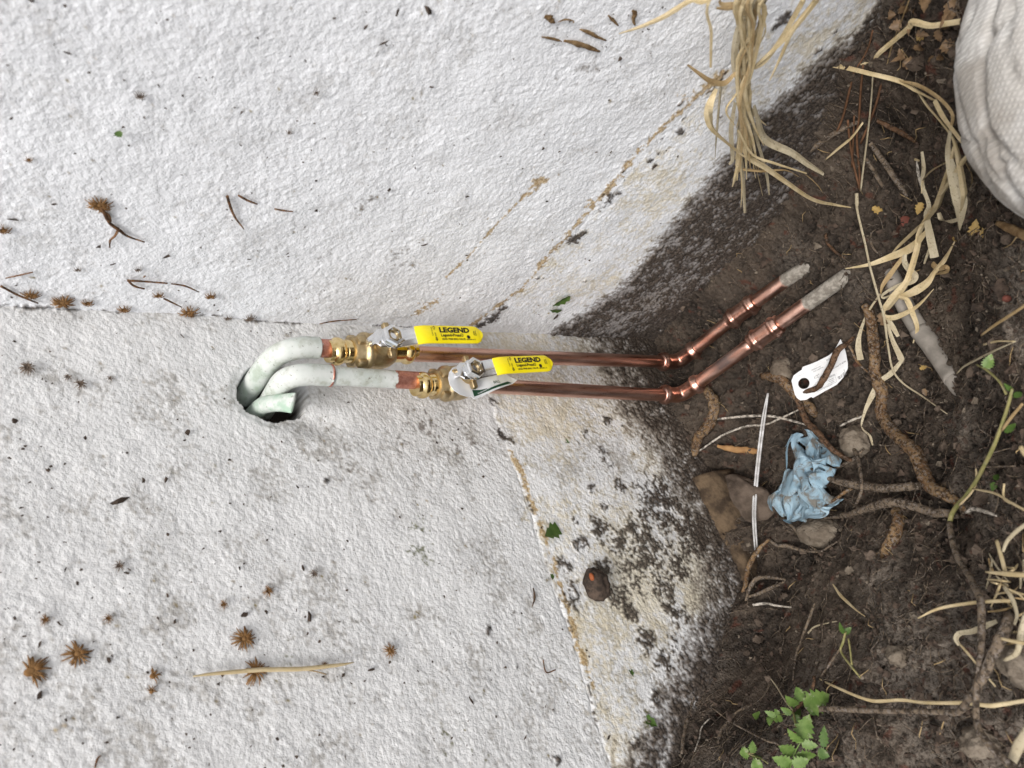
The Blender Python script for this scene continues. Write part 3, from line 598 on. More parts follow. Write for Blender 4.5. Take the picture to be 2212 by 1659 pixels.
ptube('pipe', [(X1, -.045-.020, Z1), (-.058, -.145, Z1)], .0083, run)
coupling('coupling', (-.0575, -.139, Z1), (-.0575, -.182, Z1-.0005), run)
ptube('pipe', [(-.0575, -.178, Z1-.0005), (-.058, -.225, Z1-.001), (-.060, -.258, Z1-.004), (-.061, -.285, Z1-.018), (-.062, -.31, Z1-.035)], .0084, run, dust=lambda V, t: sstep(-.212, -.236, V[:, 1])*.95, label='copper pipe end caked in grey mud')
# ---- run on the left
X2 = -.1125; Z2 = onL(1442, 856, .045)[2]-.026
run2 = thing('water_pipe_run', 'copper water pipe with the lower yellow-lever valve carrying a white tag', 'pipe', (X2, -.045, Z2-.009), 'pair of new copper pipe runs')
pe = bend((-.0785, .040, .3515), (-.0835, -.043, .3575), (-.0860, -.0435, .3180), .026)
ptube('painted_elbow', pe, [.0094, .0095, .0098, .0099, .0098, .0097, .0099], run2, 'paintpipe', 32, 3, verd=lambda V, t: np.clip(.3-t*.8, 0, .3), label='pale painted elbow behind the green stub')
ptube('ring_joint', [(-.0859, -.0435, .3195), (-.08605, -.0435, .3178)], [.0103, .0103], run2, 'paintpipe', 32, 2, bare=lambda V, t: np.full(len(V), .62))
ptube('pipe', [(-.0861, -.0435, .3180), (-.0885, -.044, .280), (-.0922, -.045, .222)], .0086, run2, 'paintpipe', 32, 8, bare=lambda V, t: .02+.9*sstep(.263, .249, V[:, 2]), label='pipe with white paint ending raggedly on bare copper')
O2 = np.array([-.0945, -.045, .1905])
place_valve(run2, O2, rad(-3.4), rad(-5), 'lower brass ball valve with yellow lever')
def mkdark(V, t): return .85*sstep(.0030, .0040, V[:, 2]-Z2)*sstep(.0022, .0010, np.abs(V[:, 0]+.1090))*0
ptube('pipe', [(-.0968, -.045, .162), (-.104, -.045, .03), (X2, -.045, Z2+.020)], .00795, run2, label='upright bare copper pipe')
elbow('elbow_fitting', (X2, -.045, Z2), (.055, 0, .9985), (0, -1, 0), run2)
ptube('pipe', [(X2, -.045-.020, Z2), (-.1095, -.172, Z2)], .0083, run2, mark=lambda V, t: .8*sstep(.0045, .0058, V[:, 2]-Z2)*sstep(-.104, -.108, V[:, 1])*sstep(-.147, -.141, V[:, 1]), label='copper pipe with a grey smudge')
coupling('coupling', (-.1085, -.166, Z2), (-.1080, -.208, Z2-.0005), run2)
ptube('pipe', [(-.1080, -.205, Z2-.0005), (-.1070, -.25, Z2-.001), (-.1055, -.297, Z2-.004), (-.1045, -.325, Z2-.018), (-.104, -.35, Z2-.035)], .0084, run2, dust=lambda V, t: sstep(-.232, -.256, V[:, 1])*.95, label='longer copper pipe end caked in grey mud')
# ---- abandoned stub
Ps = np.array([(-.0870, .030, .366), (-.0890, .006, .3640), (-.0960, -.012, .3595), (-.1035, -.0265, .3545), (-.1065, -.0315, .3520)])
V, Fc, t = tube(Ps, [.0078, .0078, .0076, .0072, .0066], 24, 6); ctr = cr(Ps, 6); ctr = np.repeat(ctr, 24, 0); d = V-ctr; fl = sstep(.45, 1.0, t); axw = np.array([.85, -.45, -.25]); axw /= np.linalg.norm(axw)
w = (d @ axw)[:, None]*axw; V = ctr+(d-w)*(1-.72*fl)[:, None]+w*(1+.35*fl)[:, None]
obj('pipe_stub', V, Fc, 'paintpipe', attrs={'bare': np.zeros(len(V)), 'verd': .55+.5*t}, label='old pipe stub crimped flat, verdigris green, at the lower edge of the wall hole', cat='pipe stub')

# ---- tag hanging on the lower valve
def outline_mesh(outer, holes, th):
    c = bpy.data.curves.new('o', 'CURVE'); c.dimensions = '2D'; c.fill_mode = 'BOTH'; c.extrude = th/2
    for pts in [outer]+holes:
        sp = c.splines.new('POLY'); sp.points.add(len(pts)-1); sp.use_cyclic_u = True
        for i, p in enumerate(pts): sp.points[i].co = (p[0]*100, p[1]*100, 0, 1)
    o = bpy.data.objects.new('o', c); me = bpy.data.meshes.new_from_object(o); bm = bmesh.new(); bm.from_mesh(me)
    bmesh.ops.triangulate(bm, faces=bm.faces[:]); bmesh.ops.subdivide_edges(bm, edges=[e for e in bm.edges if e.calc_length() > .25], cuts=2); bmesh.ops.triangulate(bm, faces=bm.faces[:]); bm.verts.ensure_lookup_table(); bm.verts.index_update()
    V = np.array([v.co for v in bm.verts]); V[:, :2] /= 100; Fc = [tuple(v.index for v in f.verts) for f in bm.faces]; bm.free()
    bpy.data.objects.remove(o); bpy.data.curves.remove(c); bpy.data.meshes.remove(me); return V, Fc
def z3(l, o=.0665): return [onL(921.6+x/4.59, 691.3+y/4.59, o) for x, y in l]
YT = .0655
oc = z3([(335, 612)], YT)[0]; c2 = (oc[0], oc[2])
circ = lambda c, r_, n=28, a0=0, a1=360: [(c[0]+r_*math.cos(rad(q)), c[1]+r_*math.sin(rad(q))) for q in np.linspace(a0, a1, n, endpoint=(a1-a0) < 360)]
tail = [(p[0], p[2]) for p in z3([(345, 432), (420, 430), (560, 470), (700, 500), (905, 590), (860, 628), (650, 710), (490, 780), (440, 752)], YT)]
ringp = [(p[0], p[2]) for p in z3([(400, 758), (330, 745), (260, 705), (220, 645), (206, 585), (216, 525), (250, 478), (300, 452)], YT)]
tg = thing('hang_tag', 'white hang tag with green band looped round the lower valve stem', 'tag', (oc[0], -YT, oc[2]-.03))
def lift2(V): return np.stack([V[:, 0], -YT-V[:, 2]-.0015*np.sin((V[:, 1]-c2[1])*110), V[:, 1]], 1)
V, Fc = outline_mesh(tail+ringp, [circ((O2[0]+.0005, O2[2]-.004), .0108)], .0004); obj('card', lift2(V), Fc, 'card', tg, smooth=False)
band = [(p[0], p[2]) for p in z3([(458, 690), (478, 755), (650, 690), (845, 622), (800, 612), (640, 672), (540, 690)], YT)]
V, Fc = outline_mesh(band, [], .0004); V[:, 2] += .0004; obj('green_band', lift2(V), Fc, 'green', tg, smooth=False)
tp = []
def wall_text(st, size, px, py, mat, ang):
    p = z3([(px, py)], YT)[0]; V, Fc = text_mesh(st, size, .00004); ca, sa = math.cos(rad(ang)), math.sin(rad(ang))
    r, u = np.array([sa, 0, -ca]), np.array([ca, 0, sa]); V = lay(V, p, r, u, (0, -1, 0), .0011); V[:, 1] -= .0015*np.sin((V[:, 2]-c2[1])*110); return V, Fc
obj('printed_lettering', *join([wall_text('BALL', .0040, 655, 640, 'green', 8)]), 'green', tg, smooth=False)
obj('printed_lettering', *join([wall_text('FULL PORT', .0019, 600, 690, 'card', 20), wall_text('Provides better flow', .0019, 515, 733, 'card', 20)]), 'card', tg, smooth=False)

# ================================================================== THINGS IN THE PIT
def stick(name, pts, rpx, mat, label, cat, lift=None, seg=8, rough=.25, k=5, group=None, parent=None, hairs=0, sag=None):
    """round root / stem / wire laid over the soil along photo points (each point rests on the ground there)"""
    p0 = G(pts, 0.0); r = interp_list(rpx, len(pts)); rw = np.array([pr(p, q) for p, q in zip(p0, r)])
    lf = (np.zeros(len(pts)) if lift is None else interp_list(lift, len(pts)))
    P = np.array([hitG(x, y, float(l+w*.75+.0015)) for (x, y), l, w in zip(pts, lf, rw)])
    V, Fc, t = tube(P, rw*(1.15 if mat.startswith('straw') else 1.0), seg, k, rough, 160, random.randint(0, 99), flat=.45 if mat.startswith('straw') else 1.0)
    if hairs:
        C_ = cr(P, k); prs = [(V, Fc)]
        for _ in range(hairs):
            i = random.randrange(1, len(C_)-1); d = RNG.normal(size=3); d /= np.linalg.norm(d); L = random.uniform(.004, .014)
            a = C_[i]; b = a+d*L*.5; c = a+d*L+RNG.normal(size=3)*L*.35; hv, hf, _t = tube([a, b, c], [.0004, .0003, .00012], 3, 3); prs.append((hv, hf))
        V, Fc = join(prs)
    return obj(name, V, Fc, mat, parent, label=label, cat=cat, group=group, uv=np.zeros((len(V), 2)))

RG = 'roots dug out of the pit'
stick('root', pB([(830,980),(880,1060),(900,1200),(920,1400),(930,1600)])+pC([(985,60),(975,180),(990,280),(1060,390),(1150,480),(1260,580),(1330,740),(1400,880),(1540,960),(1660,1040),(1720,1100)]), [8,11,11.5,11,12,12.5,12,12,12,13,14,14,14,13,10,5], 'root', 'long thick tan root snaking past the conduit, soil-crusted at its lower end', 'root', lift=[.0,.003,.005,.005,.005,.005,.006,.006,.008,.01,.012,.012,.012,.01,.0,-.006], seg=12, rough=.35, group=RG, hairs=70)
stick('root', pB([(740,1250),(690,1310),(600,1370),(545,1500),(465,1640)])+pC([(430,30),(330,70),(262,105),(290,220),(340,330),(430,420),(500,510),(590,590),(700,655),(722,648)]), [3,5,6.5,6.5,6.5,6,6,6.5,7,7,6.5,6,5.5,4,1.5], 'rootd', 'dark brown crooked root lying across the white tag and the blue rag', 'root', lift=[.0,.006,.011,.013,.013,.012,.012,.012,.014,.02,.028,.03,.027,.020,.018], rough=.3, seg=10, group=RG)
stick('root', pC([(300,680),(430,770),(560,830),(680,860),(820,880),(1010,900),(1200,890),(1320,880)]), [1.5,4,6,8,9,9.5,9,8], 'rootg', 'pale pointed root tip reaching over the lower half of the rag', 'root', lift=[.026,.028,.026,.022,.018,.015,.012,.008], seg=10, rough=.35, group=RG, hairs=40)
stick('root', pC([(440,1160),(640,1140),(820,1090),(1000,1030),(1150,1030),(1300,1070),(1430,1110),(1570,1120),(1640,1150)]), [2,5,7.5,9.5,10,9.5,9.5,9,6], 'rootg', 'arched grey-brown root below the rag, thickest in the middle', 'root', lift=[.006,.01,.014,.016,.016,.012,.01,.006,-.004], seg=10, rough=.3, group=RG, hairs=45)
stick('root', pC([(1110,1090),(1125,1200),(1085,1320),(1020,1430),(1000,1520)]), [12,13,13,12,8], 'root', 'stout root stump diving under the arched root', 'root', lift=[0,.004,.004,.0,-.01], seg=12, rough=.35, group=RG, hairs=20)
P22 = lambda l: [(1106+x*.4358, 829.5+y*.4358) for x, y in l]
stick('root', P22([(955,20),(1000,95),(985,190),(925,260),(903,335),(858,405)]), [9,12,11,11,9.5,4], 'root', 'knobbly orange root curling under the copper elbows', 'root', lift=.004, seg=12, rough=.55, group=RG)
P5 = lambda l: [(1645.8+x/4.59, 713.2+y/4.59) for x, y in l]
stick('root', P5([(10,455),(110,465),(200,492),(320,620),(430,720),(500,800),(530,850)]), [8,11,11,11.5,11,10,6], 'root', 'blunt tan root passing under the white tag', 'root', lift=[-.002,.002,.002,.0,.0,.002,-.002], seg=12, rough=.35, group=RG)
stick('root', pC([(0,1335),(70,1390),(170,1400),(270,1430),(430,1450),(520,1410),(600,1360)]), [2.5,4,4.5,3.5,3,2.5,1.5], 'rootg', 'thin forked root lying on the pale clod', 'root', lift=.006, rough=.3, group=RG)
stick('root', pC([(130,1150),(220,1240),(300,1340),(420,1440)]), [1.5,3,3,2], 'rootg', 'slim root slanting from the rag edge down to the forked root', 'root', lift=.006, rough=.3, group=RG)
stick('root', pF([(545,1035),(470,1110),(410,1220),(392,1330),(370,1385)]), [3,5,5.5,5,3], 'root', 'pale root standing over the pit corner by the blue wire', 'root', lift=[.02,.02,.018,.012,.004], rough=.25, group=RG)
stick('root', pF([(655,1300),(560,1285),(470,1290),(420,1350),(395,1440)]), [2,4,4.5,4.5,3], 'rootg', 'curved grey root over the foundation corner', 'root', lift=[.012,.014,.014,.01,.002], rough=.25, group=RG)
stick('root', pF([(650,1310),(560,1350),(480,1390),(415,1410)]), [2.5,4,4,3], 'rootg', 'straight grey rootlet crossing under the curved grey root', 'root', lift=.006, rough=.25, group=RG)
stick('root', pF([(440,1465),(520,1455),(600,1470),(690,1480)]), [3,3,2.5,1.5], 'palert', 'pale wavy rootlet at the bottom of the foundation', 'root', lift=.004, group=RG)
stick('root', pC([(735,550),(775,640),(800,760),(810,880),(790,980),(740,1070)]), [4,4.5,4,3.5,3.5,2.5], 'rootg', 'slender upright root crossing the pale pointed root', 'root', lift=[.008,.016,.024,.03,.024,.012], rough=.3, group=RG)
stick('root', pC([(720,900),(640,950),(560,1010),(440,1085)]), [4,3.5,3,1.5], 'root', 'reddish root lying across the bottom of the rag', 'root', lift=[.018,.024,.026,.02], rough=.3, group=RG)
stick('root', pC([(520,750),(640,700),(740,650),(830,560)]), [3,4,4,2], 'rootg', 'short root beside the tip of the dark brown root', 'root', lift=.008, rough=.3, group=RG)
for i, (pts, w, mt, lb) in enumerate([
    (pA([(880,1235),(960,1340),(1060,1490),(1170,1650)])+pB([(1200,40)]), [5,6,6,5,3], 'rootg', 'longer of two straight grey roots slanting down from the pine needles'),
    (pA([(845,1370),(920,1490),(985,1600),(1005,1625)]), [4,4.5,3.5,2], 'rootg', 'shorter of two straight grey roots slanting down from the pine needles'),
    (pA([(320,1330),(450,1230),(600,1140),(790,1045)]), [6,7.5,6.5,4], 'rootg', 'dusty grey root lying along the foot of the stained side wall'),
    (pA([(400,760),(335,870),(345,1000),(420,1140)]), [2.5,4.5,4,2], 'rootg', 'thin C-shaped rootlet near the foot of the side wall'),
    (pA([(940,1040),(1060,1100),(1190,1170),(1340,1270)]), [4,5.5,5,2], 'rootd', 'purplish root below the long bent straw'),
    (pB([(495,360),(520,450),(600,530),(665,575)]), [3,3.5,3,1.5], 'rootd', 'short dark root in the bare soil beyond the pipe ends'),
    (pB([(595,1295),(700,1330),(750,1430),(810,1510),(905,1590)]), [1.5,3,3,2.5,1.5], 'root', 'wiry rootlet passing the top corner of the white tag'),
    (pB([(890,340),(890,430),(920,500),(985,560)]), [2,2.5,2.5,1.2], 'rootg', 'hair-thin rootlet under the white stem')]):
    stick('root', pts, w, mt, lb, 'root', lift=.003, rough=.3, group=RG)

# vines and stems
vine = thing('vine', 'green vine stem rising at the right and running down as a brown stalk', 'vine', hitG(*pC([(1570,1190)])[0]))
vs = pC([(2110,40),(2070,200),(1990,440),(1940,560),(1860,720),(1790,850),(1700,980),(1640,1045),(1590,1120),(1568,1200)])
stick('stem', vs, [3,3.3,3.6,4,3.8,4,4.4,4.6,4.8,5], 'stem', None, None, lift=[.03,.03,.03,.03,.028,.024,.02,.018,.014,.012], parent=vine, rough=.15)
stick('stalk', pC([(1568,1200),(1590,1350),(1640,1500),(1735,1655)])+pD([(1800,120),(1840,230),(1845,450),(1840,700),(1805,950),(1800,1200),(1830,1340),(1950,1500),(2120,1650),(2160,1700)]), [6,6.5,6.5,6.5,7.5,8,7.5,7,6.5,6,7,7.5,8,8], 'rootg', None, None, lift=[.012,.012,.014,.018,.022,.026,.03,.034,.036,.04,.045,.05,.05,.05], parent=vine, rough=.2)
stick('tendril', pC([(1650,1050),(1740,960),(1790,880),(1800,780),(1795,730)]), [2,2,2,2,1.5], 'straw', None, None, lift=.022, parent=vine, rough=.1)
def leafmesh(base, tip, w, nrm, serr=7, fold=.22, curl=.1, lobes=0.0):
    """toothed leaf with folded midrib between two 3-D points; w = full width (m)"""
    base, tip, nrm = [np.asarray(q, float) for q in (base, tip, nrm)]; d = tip-base; L = np.linalg.norm(d); d /= L; s = np.cross(nrm, d); s /= np.linalg.norm(s); nn = np.cross(d, s); n_ = serr*2+1; rows = []
    for i in range(n_+1):
        t = i/n_; h = (math.sin(math.pi*min(1, t**.75)))**.8*(1-.25*t); h *= (1+.24*(1 if i % 2 else -1)*(0 < i < n_)); h = max(h, 0)+.015
        c = base+d*L*t-nn*curl*L*t*t; rows.append((c-s*w/2*h+nn*fold*w/2*h-d*L*.03*(i % 2), c-s*w/4*h+nn*fold*w/4*h*.8, c, c+s*w/4*h+nn*fold*w/4*h*.8, c+s*w/2*h+nn*fold*w/2*h-d*L*.03*(i % 2)))
    V = np.array(rows).reshape(-1, 3); Fc = [(i*5+j, i*5+j+1, (i+1)*5+j+1, (i+1)*5+j) for i in range(n_) for j in range(4)]
    m_ = len(V); V2 = V-nn*.00022; Fc += [tuple(m_+q for q in reversed(f)) for f in Fc]; return np.concatenate([V, V2]), Fc
def gleaf(parent, name, b, t, wpx, lift, mat='leaf', fold=.22, serr=6, curl=.08, **kw):
    b3 = hitG(*b, lift); d0 = depth(b3); t3 = CAM+ray(*t)*(d0*random.uniform(.985, 1.015)); to = CAM-b3; to /= np.linalg.norm(to); n_ = to*.6+np.array([0, 0, .7])+RNG.normal(size=3)*.12
    V, Fc = leafmesh(b3, t3, wpx*d0/FPX, n_, serr, fold, curl); return obj(name, V, Fc, mat, parent, **kw)
for b, t, w in [((1885,1530),(1930,1395),95),((2130,75),(2200,120),70),((2110,60),(2040,0),45),((2050,420),(2150,330),60),((1960,830),(2010,770),60),((1960,850),(1930,930),55)]:
    q = (pB if b[1] > 1300 else pC); gleaf(vine, 'leaf', q([b])[0], q([t])[0], w/4, .03 if b[1] > 1300 or b[1] < 500 else .01, 'leaf' if b[1] > 1300 else 'leafd')
stick('stem', pB([(1800,1490),(1890,1540),(2000,1640)])+pC([(2060,90)]), [1.5,2.5,2.5,2.5], 'stem', None, None, lift=.03, parent=vine, rough=.1)

stick('stem', pD([(300,1205),(400,1165),(520,1148),(900,1165),(1300,1170),(1600,1180),(1660,1165),(1730,1080),(1850,890),(1930,700),(2000,560),(2080,380),(2070,330)]), [4,5,6.5,5.5,5.5,6,7,7.5,9,10,11,11,8], 'rootg', 'thick bent grey-brown woody stem pointing at the green seedling', 'stem', lift=[.006,.01,.012,.012,.014,.018,.022,.03,.034,.032,.026,.016,.0], rough=.2, seg=10, group='dead stems on the soil bank')
stick('stem', pD([(445,890),(520,930),(620,975),(700,1010),(800,1050),(930,1082),(1150,1072),(1350,1095),(1700,1097),(1900,1120),(2000,1112),(2212,1078),(2300,1060)]), [1.5,2.5,3,3,3.2,3.5,3.2,3.2,3.5,4,4,3.5,3], 'straw', 'long orange-tan stem lying just above the thick bent one', 'stem', lift=[.0,.004,.006,.008,.01,.01,.01,.012,.03,.03,.028,.02,.02], rough=.15, group='dead stems on the soil bank')
stick('stem', pD([(2110,1600),(2160,1480),(2212,1400),(2290,1290)]), [7,9,9,9], 'strawg', 'stubby dry stem at the bottom right corner', 'stem', lift=.04, rough=.15, group='dead stems on the soil bank')
stick('stem', pD([(405,230),(370,330),(300,520),(240,700),(215,900)]), [2,3,3,2.6,1.8], 'rootg', 'straight upright dry twig above the seedling', 'twig', lift=.012, rough=.2, group='dead stems on the soil bank')
stick('stem', pD([(0,860),(70,950),(130,1050),(180,1120),(215,1165)]), [1.5,2,2,2.2,2], 'strawg', 'thin straw slanting down to the seedling', 'twig', lift=.012, rough=.1, group='dead stems on the soil bank')
stick('stem', pD([(400,870),(390,950),(340,1050),(220,1170)]), [3,3.2,3.2,3], 'rootd', 'short reddish twig crossing the seedling leaves', 'twig', lift=.03, rough=.15, group='dead stems on the soil bank')
stick('stem', pG([(995,655),(1080,720),(1180,775),(1269,820)])+pD([(60,1440),(110,1470)]), [1.2,2,2.2,2.2,2.2,1.5], 'rootg', 'thin bare twig crossing the Y-shaped twig', 'twig', lift=.008, rough=.15, group='dead stems on the soil bank')
stick('stem', pG([(1175,640),(1110,680),(1075,720),(1035,770),(1020,830)]), [3,4,4,4,3], 'rootg', 'pale Y-shaped twig by the foundation', 'twig', lift=.008, rough=.2, group='dead stems on the soil bank')
stick('stem', pG([(945,425),(925,520),(900,600),(870,700),(850,800),(840,880)]), [2,4,4.5,4,4,3], 'rootg', 'upright dusty twig against the foundation edge', 'twig', lift=.01, rough=.3, group='dead stems on the soil bank')
stick('stem', pG([(868,490),(868,580),(872,670)]), [2,2,1.6], 'straw', 'short straight straw beside the dusty upright twig', 'straw', lift=.016, rough=.05)
stick('stem', pG([(985,700),(940,750),(930,800),(905,870)]), [1.2,1.5,1.5,1], 'palert', 'hair-thin pale rootlet by the foundation edge', 'root', lift=.008, group=RG)
stick('stem', pD([(455,870),(520,780),(600,660),(640,610)]), [2,2.5,2.5,1.5], 'rootg', 'dusty twig slanting up to the young weed', 'twig', lift=.006, rough=.2, group='dead stems on the soil bank')
weed = thing('weed', 'small green weed with forked stalk on the grey soil bank', 'plant', hitG(*pD([(740,800)])[0]))
stick('stem', pD([(670,480),(650,570),(630,650),(720,780),(800,880)]), [2.5,2.8,2.5,2.5,2], 'stem', None, None, lift=[.02,.018,.014,.01,.002], parent=weed, rough=.1)
stick('stem', pD([(695,540),(710,640),(725,770)]), [2,2,2], 'stem', None, None, lift=[.018,.014,.01], parent=weed, rough=.1)
gleaf(weed, 'leaf', pD([(660,500)])[0], pD([(720,440)])[0], 14, .022, 'leafd'); gleaf(weed, 'leaf', pD([(655,500)])[0], pD([(615,410)])[0], 12, .022, 'leafd')

# straw on the bank at the right edge
SG = 'loose straws on the soil bank'
for pts, w, mt, lf, lb in [
    (pD([(1295,365),(1480,280),(1790,230),(2090,215),(2130,240)]), [1.2,3,3.5,3.5,2.5], 'straw', .02, 'long straw crossing the brown vine stalk at the right'),
    (pC([(1880,1625),(2060,1640),(2212,1650),(2300,1650)]), [2,5,5,5], 'straw', .022, 'pale thick straw entering from the right edge'),
    (pD([(1640,570),(1720,660),(1810,770),(1965,955)]), [2,3,2.5,2], 'straw', .01, 'slanting straw under the thick bent stem'),
    (pD([(2015,540),(2120,565),(2212,580),(2290,590)]), [3,3.5,3.5,3], 'straw', .03, 'short pale straw at the right edge below the thick straw'),
    (pC([(1975,1350),(2010,1470),(2050,1625)]), [3.5,4,4], 'straw', .02, 'stubby upright straw near the right edge'),
    (pC([(2260,1190),(2150,1270),(2065,1360),(2030,1450)]), [3.5,4,3.5,2.5], 'strawg', .02, 'arched straw above the stubby upright one'),
    (pC([(1765,905),(1960,945),(2090,1020),(2212,1085),(2290,1110)]), [1.5,2.5,3,3,3], 'straw', .024, 'long straw leaving the vine toward the right edge'),
    (pC([(2040,860),(2040,990),(2140,1050)]), [2,2.2,2.2], 'straw', .02, 'bent straw below the vine leaves'),
    (pD([(2000,720),(2060,820),(2105,890)]), [2.5,3,2], 'strawg', .012, 'short straw under the right stem fork'),
    (pD([(2230,330),(2190,480),(2150,660),(2040,730)]), [5,6,5,3], 'strawg', .024, 'broad dry stalk at the right edge'),
    (pD([(2040,90),(2110,200),(2150,330),(2130,420)]), [4,5,4,3], 'strawg', .02, 'dry stalk standing beside the stem tip'),
    (pD([(2070,110),(2160,150),(2212,200),(2280,260)]), [2,2.5,2.5,2], 'straw', .02, 'thin straw in the upper tangle at the right edge'),
    (pC([(2180,540),(2212,590),(2260,650)]), [4,5,5], 'straw', .03, 'cut straw end at the right edge beside the vine'),
    (pC([(1710,1110),(1780,1080),(1900,1110),(1975,1140)]), [3,4.5,4,2], 'palert', .016, 'whitish split root end below the vine'),
    (pB([(1840,1240),(1960,1150),(2100,1060),(2212,985),(2290,930)]), [2,3,3,3,3], 'strawb', .012, 'reddish-brown stalk above the vine leaf'),
    (pB([(2140,1290),(1960,1370),(1800,1450),(1690,1510),(1630,1570)]), [1.2,2,2,2,1.5], 'strawg', .012, 'fine curved straw by the conduit end'),
    (pB([(1860,1320),(1980,1290),(2130,1290)]), [2,2,1.2], 'straw', .012, 'bent fine straw above the curved one'),
    (pC([(1710,712),(1850,718),(2140,708)]), [1.5,2,1.5], 'rootg', .01, 'grey straw behind the vine stem'),
    (pC([(2200,170),(2100,290),(2020,400)]), [2.5,3,2.5], 'strawb', .03, 'brown straw slanting into the vine')]:
    stick('straw', pts, w, mt, lb, 'straw', lift=lf, rough=.08, group=SG, seg=6)
for i in range(22):
    x0, y0 = random.uniform(1880, 2230), random.uniform(-230, 620); an = random.uniform(-.5, 2.0); L_ = random.uniform(90, 300); kk = random.uniform(-.5, .5)
    pts = [(x0+math.cos(an+kk*t_)*L_*t_, y0+math.sin(an+kk*t_)*L_*t_) for t_ in (0, .35, .7, 1)]
    stick('straw', pD(pts), [1.2, 2.4, 2.2, 1.2], random.choice(['straw', 'strawg', 'strawb']), 'thin loose straw in the tangle at the right edge', 'straw', lift=[random.uniform(.004, .02) for _ in range(4)], rough=.08, group='straw tangle at the right edge', seg=6)

# long thin stems and pine needles at the top
stick('stem', pA([(905,660),(890,880),(862,1150),(830,1400),(800,1650)]), [1.8,2.2,2.4,2.4,2.2], 'strawg', 'upright dry grass stem above the white-sheathed stem', 'stem', lift=.012, rough=.05, group=SG)
stick('stem', pB([(765,10),(768,90),(775,180),(840,450),(880,640),(960,930),(1000,1070),(1040,1350),(1080,1540),(1170,1655)])+pC([(1340,110),(1550,260)]), [3.4,3.6,2.2,2.2,2.2,2.2,2.2,2,2,1.8,1.5,1], 'strawg', 'very long thin pale stem with a white sheath crossing the grey conduit', 'stem', lift=[.014,.014,.014,.014,.016,.022,.024,.018,.012,.01,.006,.002], rough=.08, group=SG)
NG = 'pine needles by the side wall'
for pts, w, lb in [(pA([(822,560),(800,800),(788,1000),(768,1200),(790,1480),(800,1640)]), 2.4, 'longest red-brown pine needle beside the dry stem'), (pA([(690,1040),(705,1200),(740,1420),(800,1655)]), 2.4, 'red-brown pine needle lowest in the bunch'), (pA([(745,600),(700,800),(650,1000),(590,1150)]), 2.6, 'dark pine needle slanting left'), (pA([(905,260),(870,400),(810,520),(745,610)]), 2.0, 'dark pine needle at the top of the bunch'), (pA([(985,700),(940,880),(880,1050),(800,1240)]), 2.6, 'brown pine needle on the right of the bunch'), (pA([(745,1000),(735,1250),(725,1440)]), 1.8, 'thin short pine needle in the middle of the bunch')]:
    stick('pine_needle', pts, w, 'needle', lb, 'needle', lift=.006, rough=.08, group=NG, seg=6)
stick('straw', pA([(495,1380),(600,1290),(720,1190),(820,1060)]), [1.5,3,3,2.5], 'straw', 'pale straw piece crossing the pine needles', 'straw', lift=.008, rough=.05, group=SG)

# white strips, blue wire, pale rootlets
wt = thing('plastic_strip', 'doubled thin white plastic strip standing left of the blue rag', 'strip', hitG(*pF([(460,1150)])[0]))
for dx in (0, 15): stick('strand', pF([(535+dx*.4, 80), (503+dx, 240), (472+dx, 480), (450+dx, 700), (440+dx, 850), (445+dx, 1000), (458+dx, 1150)]), [1.2,2.2,2.4,2.4,2.4,2.2,1.4], 'white', None, None, lift=[.01,.016,.022,.024,.022,.018,.008], parent=wt, rough=.05, seg=6)
stick('root', pF([(200,250),(400,230),(560,230),(700,262),(800,292),(860,320)]), [2,3,3,2.6,2.2,1], 'palert', 'whitish rootlet lying across the white plastic strip', 'root', lift=.008, rough=.15, group=RG)
stick('root', pF([(82,462),(250,350),(400,296),(520,285),(640,235),(745,185)]), [1.8,2.4,2.6,2.2,2.2,1.5], 'palert', 'pale curved rootlet below the whitish one', 'root', lift=.008, rough=.12, group=RG)
stick('root', pF([(1010,295),(1090,255),(1165,228)]), [2,3,2.2], 'palert', 'short whitish rootlet above the top of the rag', 'root', lift=.006, group=RG)
stick('wire', [(1527,1178),(1534,1190),(1550,1212),(1581,1246),(1592,1262)], [2.6,2.8,2.8,2.8,2.4], 'blue', 'dark blue wire along the brown footing', 'wire', lift=.004, rough=.02)

# grey conduit
cp = pB([(1040,700),(1075,745),(1175,965),(1290,1160),(1420,1330),(1540,1500),(1640,1655),(1690,1725)]); P = np.array([hitG(x, y, l) for (x, y), l in zip(cp, [-.014,.001,.006,.007,.007,.005,-.003,-.02])])
V, Fc, t = tube(P, [.0078, .0080, .0082, .0086, .0088, .0088, .0088, .0085], 24, 8, .03, 60, 5); cd_ = obj('conduit', V, Fc, 'conduit', label='dusty grey conduit pipe half buried under the dry grass', cat='conduit')
i0 = int(len(t)/20*.44)*20; Cc = cr(P, 8); iq = int(len(Cc)*.45); V, Fc, t = tube(Cc[iq:iq+22], .0094, 24, 1, .02, 60, 8); obj('sleeve', V, Fc, 'conduit', cd_, label='broken outer sleeve of the conduit')

